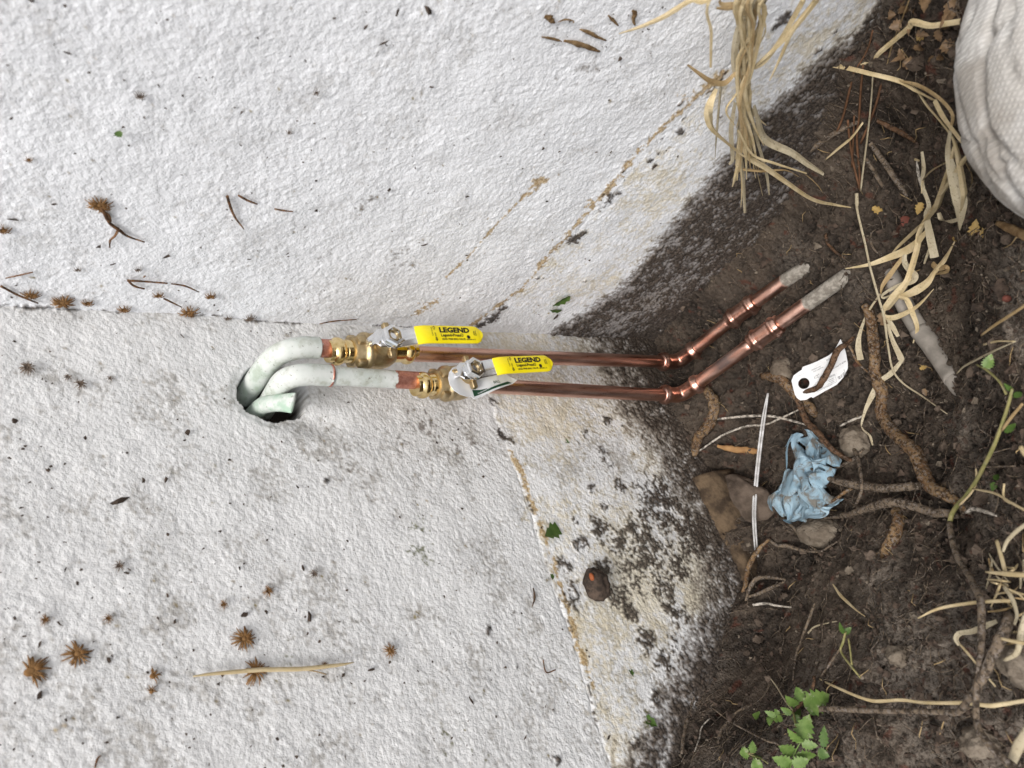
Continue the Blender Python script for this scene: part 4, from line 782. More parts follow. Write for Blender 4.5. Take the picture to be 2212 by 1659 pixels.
# rag: a square towel crumpled by bending it along several random directions
def rag():
    n_ = 170; u = np.linspace(-1, 1, n_); Uu, Vv = np.meshgrid(u, u, indexing='ij'); P = np.stack([Uu*.115, Vv*.115, 0*Uu], -1).reshape(-1, 3); r2 = np.random.default_rng(5)
    for it, (amp, fr) in enumerate([(1.25, 17), (1.2, 22), (1.1, 31), (.9, 44), (.55, 70)]):
        a = it*2.4+r2.uniform(-.4, .4); d = np.array([math.cos(a), math.sin(a), 0]); s_ = P @ d + .012*noise(P*22+it*5, it); o_ = np.argsort(s_); ss = s_[o_]
        ph = np.cumsum(np.diff(ss, prepend=ss[0])*fr*(1+.7*noise(np.stack([ss*40, 0*ss+it, 0*ss], -1), it))); tri = np.clip(1.5*np.sin(ph*2+r2.uniform(0, 6)), -1, 1)
        th = amp*tri; ds = np.diff(ss, prepend=ss[0]); g = np.cumsum(np.cos(th)*ds)+ss[0]; h = np.cumsum(np.sin(th)*ds); h -= np.linspace(h[0], h[-1], len(h))
        g2 = np.empty_like(g); h2 = np.empty_like(h); g2[o_] = g; h2[o_] = h
        loc = sstep(-.35, .25, noise(P*24+it*3.1, it+30)); upv = np.array([.3*math.sin(it*1.7), .3*math.cos(it*2.1), .8]); P = P+((g2-s_)[:, None]*d*.8+h2[:, None]*upv)*(.35+.65*loc)[:, None]
    Pg = P.reshape(n_, n_, 3)
    for _ in range(3):
        Pp = np.pad(Pg, ((1, 1), (1, 1), (0, 0)), 'edge'); Pg = (Pp[:-2, 1:-1]+Pp[2:, 1:-1]+Pp[1:-1, :-2]+Pp[1:-1, 2:]+2*Pg)/6
    P = Pg.reshape(-1, 3); P -= P.mean(0); ext = np.percentile(np.abs(P), 97, axis=0)
    c = hitG(1768, 1032, 0); ax = onZ(1742, 925, c[2])-onZ(1742, 1130, c[2]); w_ = onZ(1660, 1030, c[2])-onZ(1835, 1030, c[2]); e1 = ax/2; e2 = w_/2
    qr = np.hypot(P[:, 0]/ext[0], P[:, 1]/ext[1])+1e-9; lim = np.where(qr > .8, .8+.2*np.tanh((qr-.8)/.25), qr)*(1+.07*np.sin(np.arctan2(P[:, 1]/ext[1], P[:, 0]/ext[0])*3+1)); P[:, :2] *= (lim/qr)[:, None]
    Q = c + (P[:, :1]/ext[0])*e1*1.0 + (P[:, 1:2]/ext[1])*e2*1.06; hh = P[:, 2]/ext[2]*.019
    dome = .020*np.clip(1-(P[:, 0]/ext[0])**2*.8-(P[:, 1]/ext[1])**2*.8, 0, 1); g0 = H(Q[:, 0], Q[:, 1]); Q[:, 2] = g0+np.maximum(.014+hh+dome, .001+.002*np.abs(noise(Q*80, 3)))
    idx = np.arange(n_*n_).reshape(n_, n_); q = np.stack([idx[:-1, :-1], idx[1:, :-1], idx[1:, 1:], idx[:-1, 1:]], -1).reshape(-1, 4)
    o = obj('rag', Q, q, 'rag', uv=np.stack([Uu.ravel()*.5+.5, Vv.ravel()*.5+.5], 1), label='crumpled muddy light-blue rag in the pit', cat='rag'); return o
rag()

# woven sack
def sack():
    V, Fc = ICO[4]; V = V.copy()
    bm = bmesh.new(); bmesh.ops.create_uvsphere(bm, u_segments=220, v_segments=120, radius=1); bm.verts.ensure_lookup_table(); V = np.array([v.co for v in bm.verts]); Fc = [[v.index for v in f.verts] for f in bm.faces]; bm.free()
    sg = np.sign(V); e = np.array([.644, .644, .75]); V = sg*np.abs(V)**e
    A = np.array([.200, .1936, .0848]); L = V*A
    uv = np.stack([L[:, 0]*2.2+L[:, 2]*1.1, L[:, 1]*2.2+L[:, 2]*1.0], 1)
    n_ = V/np.linalg.norm(V, axis=1)[:, None]
    fold = np.abs(noise(np.stack([L[:, 0]*16, L[:, 1]*7, L[:, 2]*14], -1)+3, 7)); f2 = np.abs(noise(np.stack([L[:, 0]*9+L[:, 1]*9, L[:, 1]*20, L[:, 2]*12], -1), 9))
    dg = L[:, 0]*.8+L[:, 1]*.6; dc = L[:, 0]*.6-L[:, 1]*.8; c1 = np.abs(noise(np.stack([dg*26, dc*6, L[:, 2]*10], -1), 17)); c2_ = np.abs(noise(np.stack([dg*9+2, dc*22, L[:, 2]*16], -1), 18))
    L = L + n_*(.010*fbm(L*7, 3, 3)-.0050*np.exp(-(c1/.05)**2)-.0035*np.exp(-(c2_/.05)**2)-.0028*np.exp(-(np.abs(noise(np.stack([dg*46, dc*11, L[:, 2]*30], -1), 27))/.07)**2)+.004*noise(np.stack([dg*30, dc*8, L[:, 2]*20], -1), 28))[:, None]
    L[:, 2] = np.where(L[:, 2] < -.058, -.058+.2*(L[:, 2]+.058), L[:, 2])
    a = .6852; R_ = np.array([[math.cos(a), math.sin(a), 0], [-math.sin(a), math.cos(a), 0], [0, 0, 1]]); L = L @ R_ + np.array([-.210, -.6947, .066])
    obj('sack', L, Fc, 'sack', uv=uv, label='grubby white woven sack at the top right corner', cat='sack')
sack()

# hang tag on the soil
def ground_tag():
    po = P5([(850,95),(872,180),(890,330),(885,382),(830,470),(760,540),(640,605),(530,672),(515,660),(470,690),(420,695),(390,672),(370,640),(345,560),(330,500),(345,450),(390,412),(415,395),(425,365),(560,312),(690,250),(740,212)])
    c = hitG(*P5([(600, 440)])[0], .006); e1 = onZ(*P5([(870, 250)])[0], c[2])-onZ(*P5([(380, 560)])[0], c[2]); e1 /= np.linalg.norm(e1); nz = np.array([0, 0, 1.0]); e2 = np.cross(nz, e1)
    def uvp(p): w = onZ(*p, c[2])-c; return (float(w @ e1), float(w @ e2))
    pol = [uvp(p) for p in po]; hc = uvp(P5([(442, 528)])[0]); hr = np.linalg.norm(np.array(uvp(P5([(442, 586)])[0]))-np.array(hc))
    def up(V):
        g = H(c[0]+V[:, 0]*e1[0]+V[:, 1]*e2[0], c[1]+V[:, 0]*e1[1]+V[:, 1]*e2[1]); return c+V[:, :1]*e1+V[:, 1:2]*e2+np.outer(V[:, 2]+.0035+.004*(V[:, 0]/.03)**2+np.maximum(g-c[2], 0)*1.0, nz)
    tg = thing('hang_tag', 'white barcode tag with a round hole lying on the soil', 'tag', c)
    V, Fc = outline_mesh(pol, [circ(hc, hr*.95)], .0005); obj('card', up(V), Fc, 'card', tg, smooth=False)
    dn = e1*0; pts = []
    def tline(st, size, px, py, sx=1.0):
        q = uvp(P5([(px, py)])[0]); V, Fc = text_mesh(st, size, .00003, sx); a = ta; ca, sa = math.cos(a), math.sin(a); W_ = np.stack([q[0]+V[:, 0]*ca-V[:, 1]*sa, q[1]+V[:, 0]*sa+V[:, 1]*ca, np.full(len(V), .0006)], 1); pts.append((up(W_), Fc))
    q0 = np.array(uvp(P5([(510, 405)])[0])); q1 = np.array(uvp(P5([(660, 330)])[0])); ta = math.atan2(*(q1-q0)[::-1])
    tline('1/2"', .0048, 538, 488); tline('Threaded Ball Valve', .0021, 512, 405); tline('Full Port Lead Free', .0021, 505, 432); tline('NO', .003, 665, 310); tline('No Lead 37-407N', .0026, 720, 392); tline('WARNING', .0026, 640, 500, 1.1)
    for i in range(3): tline('California Proposition', .0014, 640, 522+i*17)
    tline('Cancer and reproductive harm', .0015, 570, 610)
    def bar(px, py, w, h):
        q = np.array(uvp(P5([(px, py)])[0])); ca, sa = math.cos(ta), math.sin(ta); ex = np.array([ca, sa]); ey = np.array([-sa, ca]); c4 = [q, q+ex*w, q+ex*w+ey*h, q+ey*h]; W_ = np.array([(*p, .0006) for p in c4]); pts.append((up(W_), [(0, 1, 2, 3)]))
    x = 0.0
    for i in range(16):
        w_ = random.choice((.0002, .0003, .0005)); f = i/16; bar(785+f*90, 490-f*52, w_, .0085)
    b0 = [(545, 525), (745, 435), (762, 512), (560, 600)]
    for (xa, ya), (xb, yb) in zip(b0, b0[1:]+b0[:1]):
        a_ = np.array(uvp(P5([(xa, ya)])[0])); b_ = np.array(uvp(P5([(xb, yb)])[0])); d = (b_-a_)/np.linalg.norm(b_-a_); n2 = np.array([-d[1], d[0]])*.00012; W_ = np.array([(*p, .0006) for p in (a_-n2, b_-n2, b_+n2, a_+n2)]); pts.append((up(W_), [(0, 1, 2, 3)]))
    obj('printed_lettering', *join(pts), 'gink', tg, smooth=False)
ground_tag()

# stones, clods, footing, chips
def glump(name, px, py, rx, ry, hgt, mat, label, cat, sub=3, amp=.25, seed=0, sink=.3, parent=None, group=None, freq=2.0, rot=0):
    c = hitG(px, py, 0); rw = (pr(c, rx), pr(c, ry)); ax1 = onZ(px+10, py, c[2])-c; ax1 /= np.linalg.norm(ax1); ax2 = np.cross([0, 0, 1], ax1); k_ = 1/abs(ray(px, py)[2]/np.linalg.norm(ray(px, py)))
    V, Fc = lump((0, 0, 0), (rw[0]*k_, rw[1], hgt), sub, amp, freq, seed); a = rad(rot); x_, y_ = V[:, :1]*math.cos(a)-V[:, 1:2]*math.sin(a), V[:, :1]*math.sin(a)+V[:, 1:2]*math.cos(a)
    V = c+x_*ax1+y_*ax2+np.outer(V[:, 2]+hgt*(1-2*sink)*.5, [0, 0, 1]); return obj(name, V, Fc, mat, parent, label=label, cat=cat, group=group)
glump('stone', 1590, 1085, 72, 60, .016, 'stone', 'flat dark muddy stone between the footing and the rag', 'stone', 4, .22, 3, .3, freq=1.4)
glump('stone', 1779, 1150, 46, 32, .020, 'stonel', 'pale round clod just below the rag', 'clod', 4, .25, 6, .3)
glump('stone', 1852, 955, 30, 34, .016, 'stonel', 'pale rough clod above the right of the rag', 'clod', 4, .35, 8, .3)
glump('stone', 1690, 800, 22, 26, .010, 'stonel', 'small grey clod left of the white tag', 'clod', 3, .35, 11, .4)
glump('stone', 2212, 1430, 40, 50, .018, 'stonel', 'grey crumbly clod at the right edge', 'clod', 4, .4, 14, .4)
glump('stone', 1945, 1415, 24, 22, .012, 'stonel', 'pale clod with a whitish top on the soil bank', 'clod', 4, .4, 15, .4)
glump('stone', 2120, 1600, 36, 30, .016, 'stonel', 'pale clod by the stalk at the bottom right', 'clod', 4, .4, 17, .4)
glump('brick_fragment', 1957, 479, 12, 11, .005, 'brick', 'small red brick fragment near the white sheathed stem', 'brick', 2, .75, 2, .45).data.shade_flat()
glump('brick_fragment', 2176, 645, 9, 8, .005, 'brick', 'tiny bright red brick chip near the right edge', 'brick', 2, .3, 5, .3)
wv = G(pF([(205,425),(300,445),(400,455),(472,462)]), .007); V, Fc, t = tube(wv, [.002, .0044, .0046, .0040], 7, 5, .6, 260, 4, flat=.45); obj('wood_chip', V, Fc, 'wood', label='orange wood splinter beside the white plastic strip', cat='wood')
wv = G(pB([(1975,265),(2080,310),(2212,370),(2300,410)]), .010); V, Fc, t = tube(wv, [.0015, .003, .0034, .003], 8, 5, .35, 200, 6, flat=.4); obj('wood_chip', V, Fc, 'bark', label='broken wood splinter under the edge of the white sack', cat='wood')
fa, fb = onL(1478, 1060, .0), onL(1600, 1215, .0)
FV = []; nseg = 40
for i in range(nseg+1):
    t = i/nseg; x_ = -.215-.165*t; zt = -.150-.012*t
    for (yy, zz) in ((.01, zt+.002), (-.012, zt), (-.026-.004*math.sin(t*9), zt-.006), (-.034-.005*math.sin(t*7), zt-.02), (-.036, zt-.09), (.01, zt-.09)): FV.append((x_, yy, zz))
FV = np.array(FV); FV += .0035*np.stack([fbm(FV*60, 3, q) for q in (1, 2, 3)], -1)
FF = [(i*6+j, i*6+(j+1) % 6, (i+1)*6+(j+1) % 6, (i+1)*6+j) for i in range(nseg) for j in range(6)]+[tuple(range(5, -1, -1)), tuple(range(nseg*6, nseg*6+6))]
obj('footing', FV, FF, 'footing', label='rough brown footing edge below the foundation strip', cat='footing')
pg = onL(1276, 1270, 0.0); V, Fc = lump(pg+np.array([0, -.010, 0]), (.017, .012, .014), 4, .25, 2.2, 9); pl = obj('mud_plug', V, Fc, 'crumb', label='mud-caked lump with an orange and green fleck on the foundation strip', cat='lump')
q = onL(1278, 1246, .018); V, Fc = lump(q, (.0042, .003, .0022), 2, .2, 2, 3); obj('paint_fleck', V, Fc, 'orange', pl, label='orange fleck'); q = onL(1304, 1258, .015); V, Fc = lump(q, (.003, .003, .005), 2, .2, 2, 4); obj('paint_fleck', V, Fc, 'leafd', pl, label='dark green fleck')

# dry and yellow leaves
LG = 'leaf litter at the upper right'
for (b, t, w, mt, lb) in [((1140,40),(1270,90),100,'leafb','brown leaf at the top edge beside the tan stalk'), ((1255,420),(1385,400),70,'leafb','curled tan leaf with a pale rim'), ((1160,540),(1340,560),100,'leafb','dull brown leaf below the curled tan leaf'), ((1550,20),(1650,130),110,'leafb','brown leaf touching the sack at the top'), ((1500,380),(1640,440),110,'leafb','brown leaf against the side of the sack'), ((1500,240),(1560,200),70,'leafb','small tan leaf under the dry ribbon leaf'), ((1280,330),(1390,300),60,'leafy','small pale yellow leaf fragment beyond the tan stalk')]:
    gleaf(None, 'dry_leaf', pA([b])[0], pA([t])[0], w/4, .008, mt, .5, 4, .3, label=lb, cat='leaf', group=LG)
for (b, t, w, lb) in [((1780,380),(1790,240),90,'upright crumpled yellow leaf near the sack'), ((1830,370),(1945,330),90,'crumpled yellow leaf right of the upright one'), ((1590,400),(1720,400),70,'torn yellow leaf left of the crumpled pair'), ((1800,420),(1930,440),60,'yellow leaf scrap below the crumpled pair'), ((1330,90),(1280,200),70,'yellow scrap beside the grass tuft'), ((900,130),(1020,200),60,'small orange leaf near the white sheathed stem'), ((1310,1530),(1385,1500),40,'tiny yellow scrap beside the conduit')]:
    gleaf(None, 'yellow_leaf', pB([b])[0], pB([t])[0], w/4, .008, 'leafy', .6, 4, .35, label=lb, cat='leaf', group='yellow leaf scraps')
gleaf(None, 'dry_leaf', pB([(970,1040)])[0], pB([(1060,1200)])[0], 25, .01, 'leafb', .3, 4, .2, label='orange-brown leaf under the tip of the grass tuft', cat='leaf')
gleaf(None, 'dry_leaf', pC([(1345,40)])[0], pC([(1365,110)])[0], 11, .006, 'leafb', .3, 4, .2, label='small orange-brown leaf right of the thick tan root', cat='leaf')
gleaf(None, 'pale_leaf', pC([(670,1590)])[0], pC([(750,1640)])[0], 20, .008, 'stonel', .3, 4, .2, label='pale grey-green leaf fragment below the pale clod', cat='leaf')

for i in range(16):
    bx, by = random.uniform(1000, 1620), random.uniform(-10, 520); an = random.uniform(0, 6.28); L_ = random.uniform(60, 120)
    gleaf(None, 'dead_leaf', pA([(bx, by)])[0], pA([(bx+math.cos(an)*L_, by+math.sin(an)*L_)])[0], random.uniform(12, 26), random.uniform(.004, .012), 'leafb', random.uniform(.3, .9), 4, random.uniform(.1, .5), label='dull brown dead leaf in the litter between side wall and sack', cat='leaf', group='dead leaves heaped beside the sack')
# green seedling with compound leaves
sl = thing('seedling', 'bright green seedling with toothed compound leaves at the bottom', 'plant', hitG(*pD([(220,1200)])[0]))
lf = .035
stick('leaf_stalk', pD([(180,1700),(215,1580),(245,1500),(290,1420)]), [1.6,1.6,1.5,1.2], 'leaf', None, None, lift=.034, parent=sl, rough=.05, seg=6)
stick('leaf_stalk', pD([(240,1300),(215,1180),(150,1195),(60,1195),(0,1200)]), [2.5,2,1.4,1.3,1.2], 'stem', None, None, lift=.028, parent=sl, rough=.05, seg=6)
stick('leaf_stalk', pG([(1200,880),(1170,880),(1240,910),(1269,930)]), [1.3,1.3,1.3,1.3], 'stem', None, None, lift=.02, parent=sl, rough=.05, seg=6)
for b, t, w, m_ in [((290,1420),(352,1190),170,'leaf'),((285,1442),(168,1338),95,'leaf'),((290,1450),(435,1470),90,'leaf'),((222,1530),(104,1480),120,'leaf'),((240,1545),(432,1562),100,'leaf'),((200,1625),(42,1575),120,'leaf'),((210,1630),(360,1590),110,'leaf'),
    ((300,1080),(235,955),115,'leaf'),((250,1120),(155,1050),95,'leaf'),((315,1130),(545,1020),200,'leaf'),((205,1190),(105,1140),75,'leaf'),((225,1190),(290,1140),90,'leafd'),((230,1200),(260,1270),80,'leafd'),((100,1200),(50,1150),50,'leaf'),((70,1210),(-30,1170),60,'leaf'),((110,1205),(90,1270),60,'leaf'),((60,1210),(65,1280),55,'leaf'),((20,1210),(10,1290),60,'leaf'),
    ((480,1480),(485,1290),80,'leafd'),((430,1520),(530,1560),100,'leafd'),((440,1500),(520,1520),60,'leafd'),((370,1170),(430,1205),50,'leafd')]:
    gleaf(sl, 'leaflet', pD([b])[0], pD([t])[0], w/4, lf if m_ == 'leaf' else .022, m_, .18, 5, .1)
for b, t, w in [((1195,880),(1190,815),34),((1175,875),(1125,880),44),((1200,885),(1235,915),36),((1240,930),(1180,950),50),((1225,690),(1196,690),34)]: gleaf(sl, 'leaflet', pG([b])[0], pG([t])[0], w*.4358*1.3, .022, 'leaf', .18, 5, .1)

# ================================================================== DRY GRASS
def gblade(parent, pts, wpx, mat, off=None, lift=.012, k=5, fold=.3, twist=0.0, name='blade'):
    if off is not None:
        of = interp_list(off, len(pts)); P = np.array([onR(x, y, o_) for (x, y), o_ in zip(pts, of)])
    else:
        lf = interp_list(lift, len(pts)); P = np.array([hitG(x, y, l) for (x, y), l in zip(pts, lf)])
    wpx = interp_list(wpx, len(pts))
    if off is not None and pts[0][1] < 0:      # rooted in the soil beside the wall, beyond the picture's edge
        b_ = np.array([random.uniform(-.060, -.025), random.uniform(-.62, -.57), 0]); b_[2] = float(H(b_[0], b_[1]))-.004; m1 = P[0]+np.array([random.uniform(-.01, .01), -.055, -.004]); P = np.vstack([b_, (b_+m1)/2+np.array([0, -.012, .012]), m1, P]); wpx = np.concatenate([[wpx[0]*.6, wpx[0]*.8, wpx[0]], wpx])
    w = 1.3*np.array([min(pr(p, q), .006) if i < 3 and len(P) > len(pts) else pr(p, q) for i, (p, q) in enumerate(zip(P, wpx))]); to = CAM-P.mean(0); to /= np.linalg.norm(to)
    nr = to+RNG.normal(size=3)*.35; V, Fc, uv = ribbon(P, w, nr, k, fold, twist); o = obj(name, V, Fc, mat, parent, uv=uv); o.data.set_sharp_from_angle(angle=rad(14)); return o
g1 = thing('grass_bunch', 'bunch of straw-coloured dry grass hanging down in front of the side wall', 'dry grass', (-.042, -.595, float(H(-.042, -.595))))
for pts, w, mt, off, tw in [
    (pE([(890,-40),(870,0),(720,260),(600,400),(460,420)]), [10,11,9,7,3], 'straw', [.06,.06,.05,.045,.04], .4), (pE([(970,-40),(950,0),(760,230),(560,420)]), [10,10,9,3], 'straw', [.07,.065,.055,.045], .3),
    (pE([(620,-40),(600,0),(480,180),(450,400),(500,560),(490,720),(480,900),(500,1060),(515,1295)]), [12,14,14,10,9,9,8,7,4], 'strawg', [.05,.05,.045,.04,.04,.035,.03,.03,.03], .8),
    (pE([(570,640),(590,720),(640,850),(800,930),(900,1000),(992,1057)]), [5,9,15,13,11,7], 'strawg', [.035,.035,.035,.04,.045,.05], .5), (pE([(490,840),(530,950),(640,1020),(740,1090),(920,1210),(1060,1245),(1160,1262)]), [6,9,9,8,6,4,1.5], 'straw', [.04,.04,.042,.045,.05,.05,.055], .3),
    (pE([(470,790),(560,940),(700,995),(890,1055)]), [3.5,4,4,2], 'straw', [.045,.045,.05,.055], .2), (pE([(165,393),(240,450),(310,495),(390,505),(460,440)]), [4,7,9,9,6], 'strawb', [.05,.052,.052,.05,.045], .9),
    (pE([(340,540),(300,640),(295,720),(330,800),(450,905),(520,960)]), [7,14,15,12,8,4], 'straw', [.045,.05,.05,.05,.045,.045], .8), (pE([(370,500),(352,700),(340,850),(332,965)]), [6,6,5,1.5], 'strawg', [.045,.045,.045,.04], .3),
    (pE([(315,-30),(310,200),(306,410)]), [5,5.5,4], 'straw', [.06,.058,.055], .1), (pE([(330,-30),(190,0),(90,60),(0,112),(-140,170),(-250,205)]), [8,8,9,8,5,1.5], 'straw', [.07,.065,.06,.055,.045,.035], .5),
    (pE([(540,620),(575,800),(620,960),(650,1080),(662,1185)]), [7,8,7,5,2], 'strawg', [.035,.035,.035,.033,.03], .4), (pE([(480,880),(480,980),(455,1080),(440,1135)]), [8,9,6,2], 'straw', [.035,.035,.033,.03], .4), (pE([(540,900),(580,1020),(622,1190)]), [7,6,2], 'straw', [.04,.038,.035], .4),
    (pE([(500,1030),(620,1040),(760,1035),(840,1075)]), [5,6,4,1.5], 'strawb', [.038,.04,.042,.045], .5), (pE([(640,-30),(610,150),(570,330),(540,440)]), [10,11,9,5], 'straw', [.06,.055,.05,.045], .4), (pE([(560,-30),(540,200),(520,420),(540,560),(500,620)]), [8,9,8,10,6], 'straw', [.05,.048,.045,.043,.04], .6),
    (pE([(455,620),(430,800),(440,960),(420,1000)]), [6,9,7,4], 'strawg', [.035,.035,.033,.03], .4), (pE([(470,560),(400,670),(450,760)]), [3,3.5,2], 'straw', [.045,.05,.05], .2), (pE([(930,20),(800,200),(740,330),(665,490)]), [4,6,6,2], 'straw', [.065,.06,.055,.05], .3), (pE([(500,870),(490,1000),(495,1150),(490,1260)]), [4,4,3,1], 'straw', [.04,.038,.036,.035], .3), (pE([(380,-30),(450,30),(600,10)]), [5,9,5], 'strawb', [.055,.055,.055], .3), (pE([(340,50),(440,45),(540,-20)]), [4,8,5], 'strawb', [.056,.056,.056], .3)]:
    gblade(g1, pts, w, mt, off=off, twist=tw)
for i in range(26):
    x0 = random.uniform(470, 640); pts = [(x0+random.uniform(-30, 60), -40), (x0, random.uniform(60, 200)), (505+random.uniform(-45, 45), random.uniform(360, 480)), (510+random.uniform(-40, 40), random.uniform(540, 640))]
    L = random.uniform(720, 1120); dx = random.uniform(-70, 150); pts += [(510+dx*.5, 640+(L-640)*.5), (510+dx, L)]
    o0 = random.uniform(.03, .05); gblade(g1, pE(pts), [random.uniform(3, 8), random.uniform(4, 9), 5, random.uniform(4, 8), random.uniform(3, 7), 1.2], random.choice(['straw', 'straw', 'strawg', 'strawb']), off=[o0+.012, o0+.008, o0, o0-.002, o0-.006, o0-.008], twist=random.uniform(-.8, .8))
g2 = thing('grass_tuft', 'tangled dry grass lying from the wall foot across the grey conduit', 'dry grass', hitG(*pB([(1400,400)])[0]))
def AB(a, b): return pA(a)+pB(b)
for pts, w, mt, lf, tw in [
    (pA([(250,498),(450,545),(660,582),(900,640),(1140,702),(1290,790),(1440,870)]), [3,6,7,7,8,9,9], 'straw', [.012,.012,.014,.016,.018,.02,.022], .2), (pA([(1130,700),(1300,740),(1480,850),(1590,980),(1585,1080),(1560,1150)]), [4,7,6,5,5,3], 'strawb', [.018,.02,.024,.026,.024,.022], .3),
    (pA([(1440,870),(1520,1020),(1640,1180),(1730,1310),(1680,1400),(1560,1590),(1480,1700)]), [8,8,6,5,9,9,9], 'straw', [.022,.024,.026,.026,.024,.022,.02], .6), (AB([(1300,800),(1380,920),(1500,1060),(1600,1200),(1650,1400),(1690,1640)], [(1690,60),(1670,170)]), [3,4,4,5,10,12,12,6], 'straw', [.018,.018,.02,.022,.024,.026,.026,.024], .5),
    (AB([(1575,1130),(1555,1300),(1590,1480),(1640,1650)], [(1660,100),(1660,220),(1655,330)]), [7,9,16,22,22,14,2], 'strawg', [.024,.024,.026,.026,.026,.024,.02], .4), (AB([(1610,1260),(1580,1400)], [(1480,60),(1440,160),(1340,270),(1180,420),(1080,520)]), [5,8,14,15,16,14,5], 'straw', [.022,.022,.02,.018,.016,.014,.012], .6),
    (pB([(1370,340),(1240,480),(1060,560),(870,628),(670,662)]), [6,14,11,6,1.5], 'straw', [.018,.016,.014,.016,.012], .3), (AB([(1330,1310),(1345,1450),(1335,1600)], [(1390,110),(1370,200),(1400,380),(1440,565)]), [5,7,6,7,9,12,13], 'strawg', [.01,.012,.014,.016,.018,.016,.014], .5),
    (pB([(1500,0),(1420,150),(1310,340),(1290,480),(1220,720),(1180,800),(1100,900),(1010,1015)]), [7,9,8,9,10,11,17,16], 'straw', [.02,.018,.018,.018,.022,.024,.024,.018], .9), (pB([(1005,1000),(1000,1070),(1090,1085),(1240,1020),(1330,950),(1432,838)]), [8,9,9,7,5,1.5], 'straw', [.018,.018,.02,.022,.022,.02], .6),
    (pB([(1615,425),(1530,580),(1440,690),(1380,780),(1280,850),(1140,915)]), [3,10,8,12,14,9], 'straw', [.014,.016,.018,.02,.022,.02], .7), (pB([(1195,480),(1178,600),(1230,680),(1272,725),(1250,770),(1160,800),(1060,842),(990,890),(1000,915),(1080,880)]), [5,9,10,10,9,8,5,4,4,3], 'strawg', [.014,.015,.018,.02,.02,.022,.022,.02,.018,.018], .8),
    (pB([(1165,565),(1050,720),(990,810),(975,880)]), [6,8,6,2], 'strawb', [.014,.014,.016,.016], .4), (pB([(1130,905),(1200,935),(1250,1050),(1290,1180),(1255,1305)]), [8,9,8,6,2], 'straw', [.022,.024,.022,.018,.014], .6), (pB([(1030,1140),(1080,1290),(1150,1440),(1140,1480)]), [5,7,10,5], 'strawg', [.014,.012,.01,.01], .3),
    (pB([(1140,1478),(1060,1570),(960,1645)])+pC([(900,100),(840,230),(810,370),(880,450),(905,530)]), [6,9,8,9,5,2.5,5,2], 'strawg', [.01,.01,.01,.012,.012,.01,.012,.01], .5), (pB([(970,880),(870,1030),(800,1200),(780,1330),(800,1450)]), [3,3.5,5,9,10], 'strawg', [.012,.01,.008,.008,.006], .3), (pB([(1035,1090),(1080,1170),(1125,1248)]), [6,8,5], 'strawg', [.012,.012,.01], .3),
    (pB([(1475,180),(1500,240),(1560,258),(1650,235)]), [6,8,8,6], 'strawg', [.018,.018,.018,.018], .4), (pB([(1420,620),(1470,660),(1540,650),(1540,690),(1450,705)]), [9,9,8,6,4], 'strawb', [.014,.016,.016,.012,.01], .6), (pB([(1400,480),(1370,560),(1350,620)]), [4,4,3], 'strawg', [.014,.014,.012], .2), (pA([(1230,1365),(1310,1390)]), [5,3], 'straw', [.006,.006], .1), (AB([(1285,1390),(1300,1500),(1340,1650)], [(1360,40)]), [2,5,4,3], 'palert', [.012,.012,.014,.014], .2), (AB([(1550,1400),(1420,1470),(1340,1560)], [(1330,10)]), [6,6,4,3], 'straw', [.018,.016,.016,.016], .4)]:
    gblade(g2, pts, w, mt, lift=lf, twist=tw)
rl = gblade(None, pA([(800,555),(900,525),(970,450),(1100,340),(1220,235),(1250,190),(1400,222),(1530,205),(1660,185)]), [4,5,8,8,9,11,9,9,9], 'straw', lift=[.006,.008,.012,.014,.016,.018,.018,.018,.018], twist=.6, name='dry_ribbon_leaf'); tagit(rl, 'dry ribbon leaf running from the pine needles to the sack', 'leaf')
rl = gblade(None, pA([(1230,-30),(1150,180),(1080,360),(1020,590)]), [6,7,6,4], 'strawb', lift=[.02,.016,.012,.008], twist=.2, name='dry_stalk'); tagit(rl, 'flat tan stalk crossing under the dry ribbon leaf', 'stalk')
rl = gblade(None, pD([(1980,390),(1880,430),(1760,480),(1660,495),(1625,540),(1650,600)]), [6,9,9,9,8,5], 'strawg', lift=[.02,.022,.022,.02,.018,.014], twist=.9, name='curled_leaf'); tagit(rl, 'curled grey-tan leaf hooked beside the brown vine stalk', 'leaf')
rl = gblade(None, pD([(560,70),(620,160),(680,220),(770,300),(840,350)]), [2,5,5,2.5,1.5], 'straw', lift=.008, twist=.3, name='grass_stalk'); tagit(rl, 'dry grass blade pointing down the soil bank above the weed', 'grass blade')
rl = gblade(None, pD([(345,495),(400,440),(500,410),(600,390)]), [3,3,2.5,1.5], 'strawg', lift=.008, twist=.3, name='grass_stalk'); tagit(rl, 'pale arched grass blade left of the weed', 'grass blade')

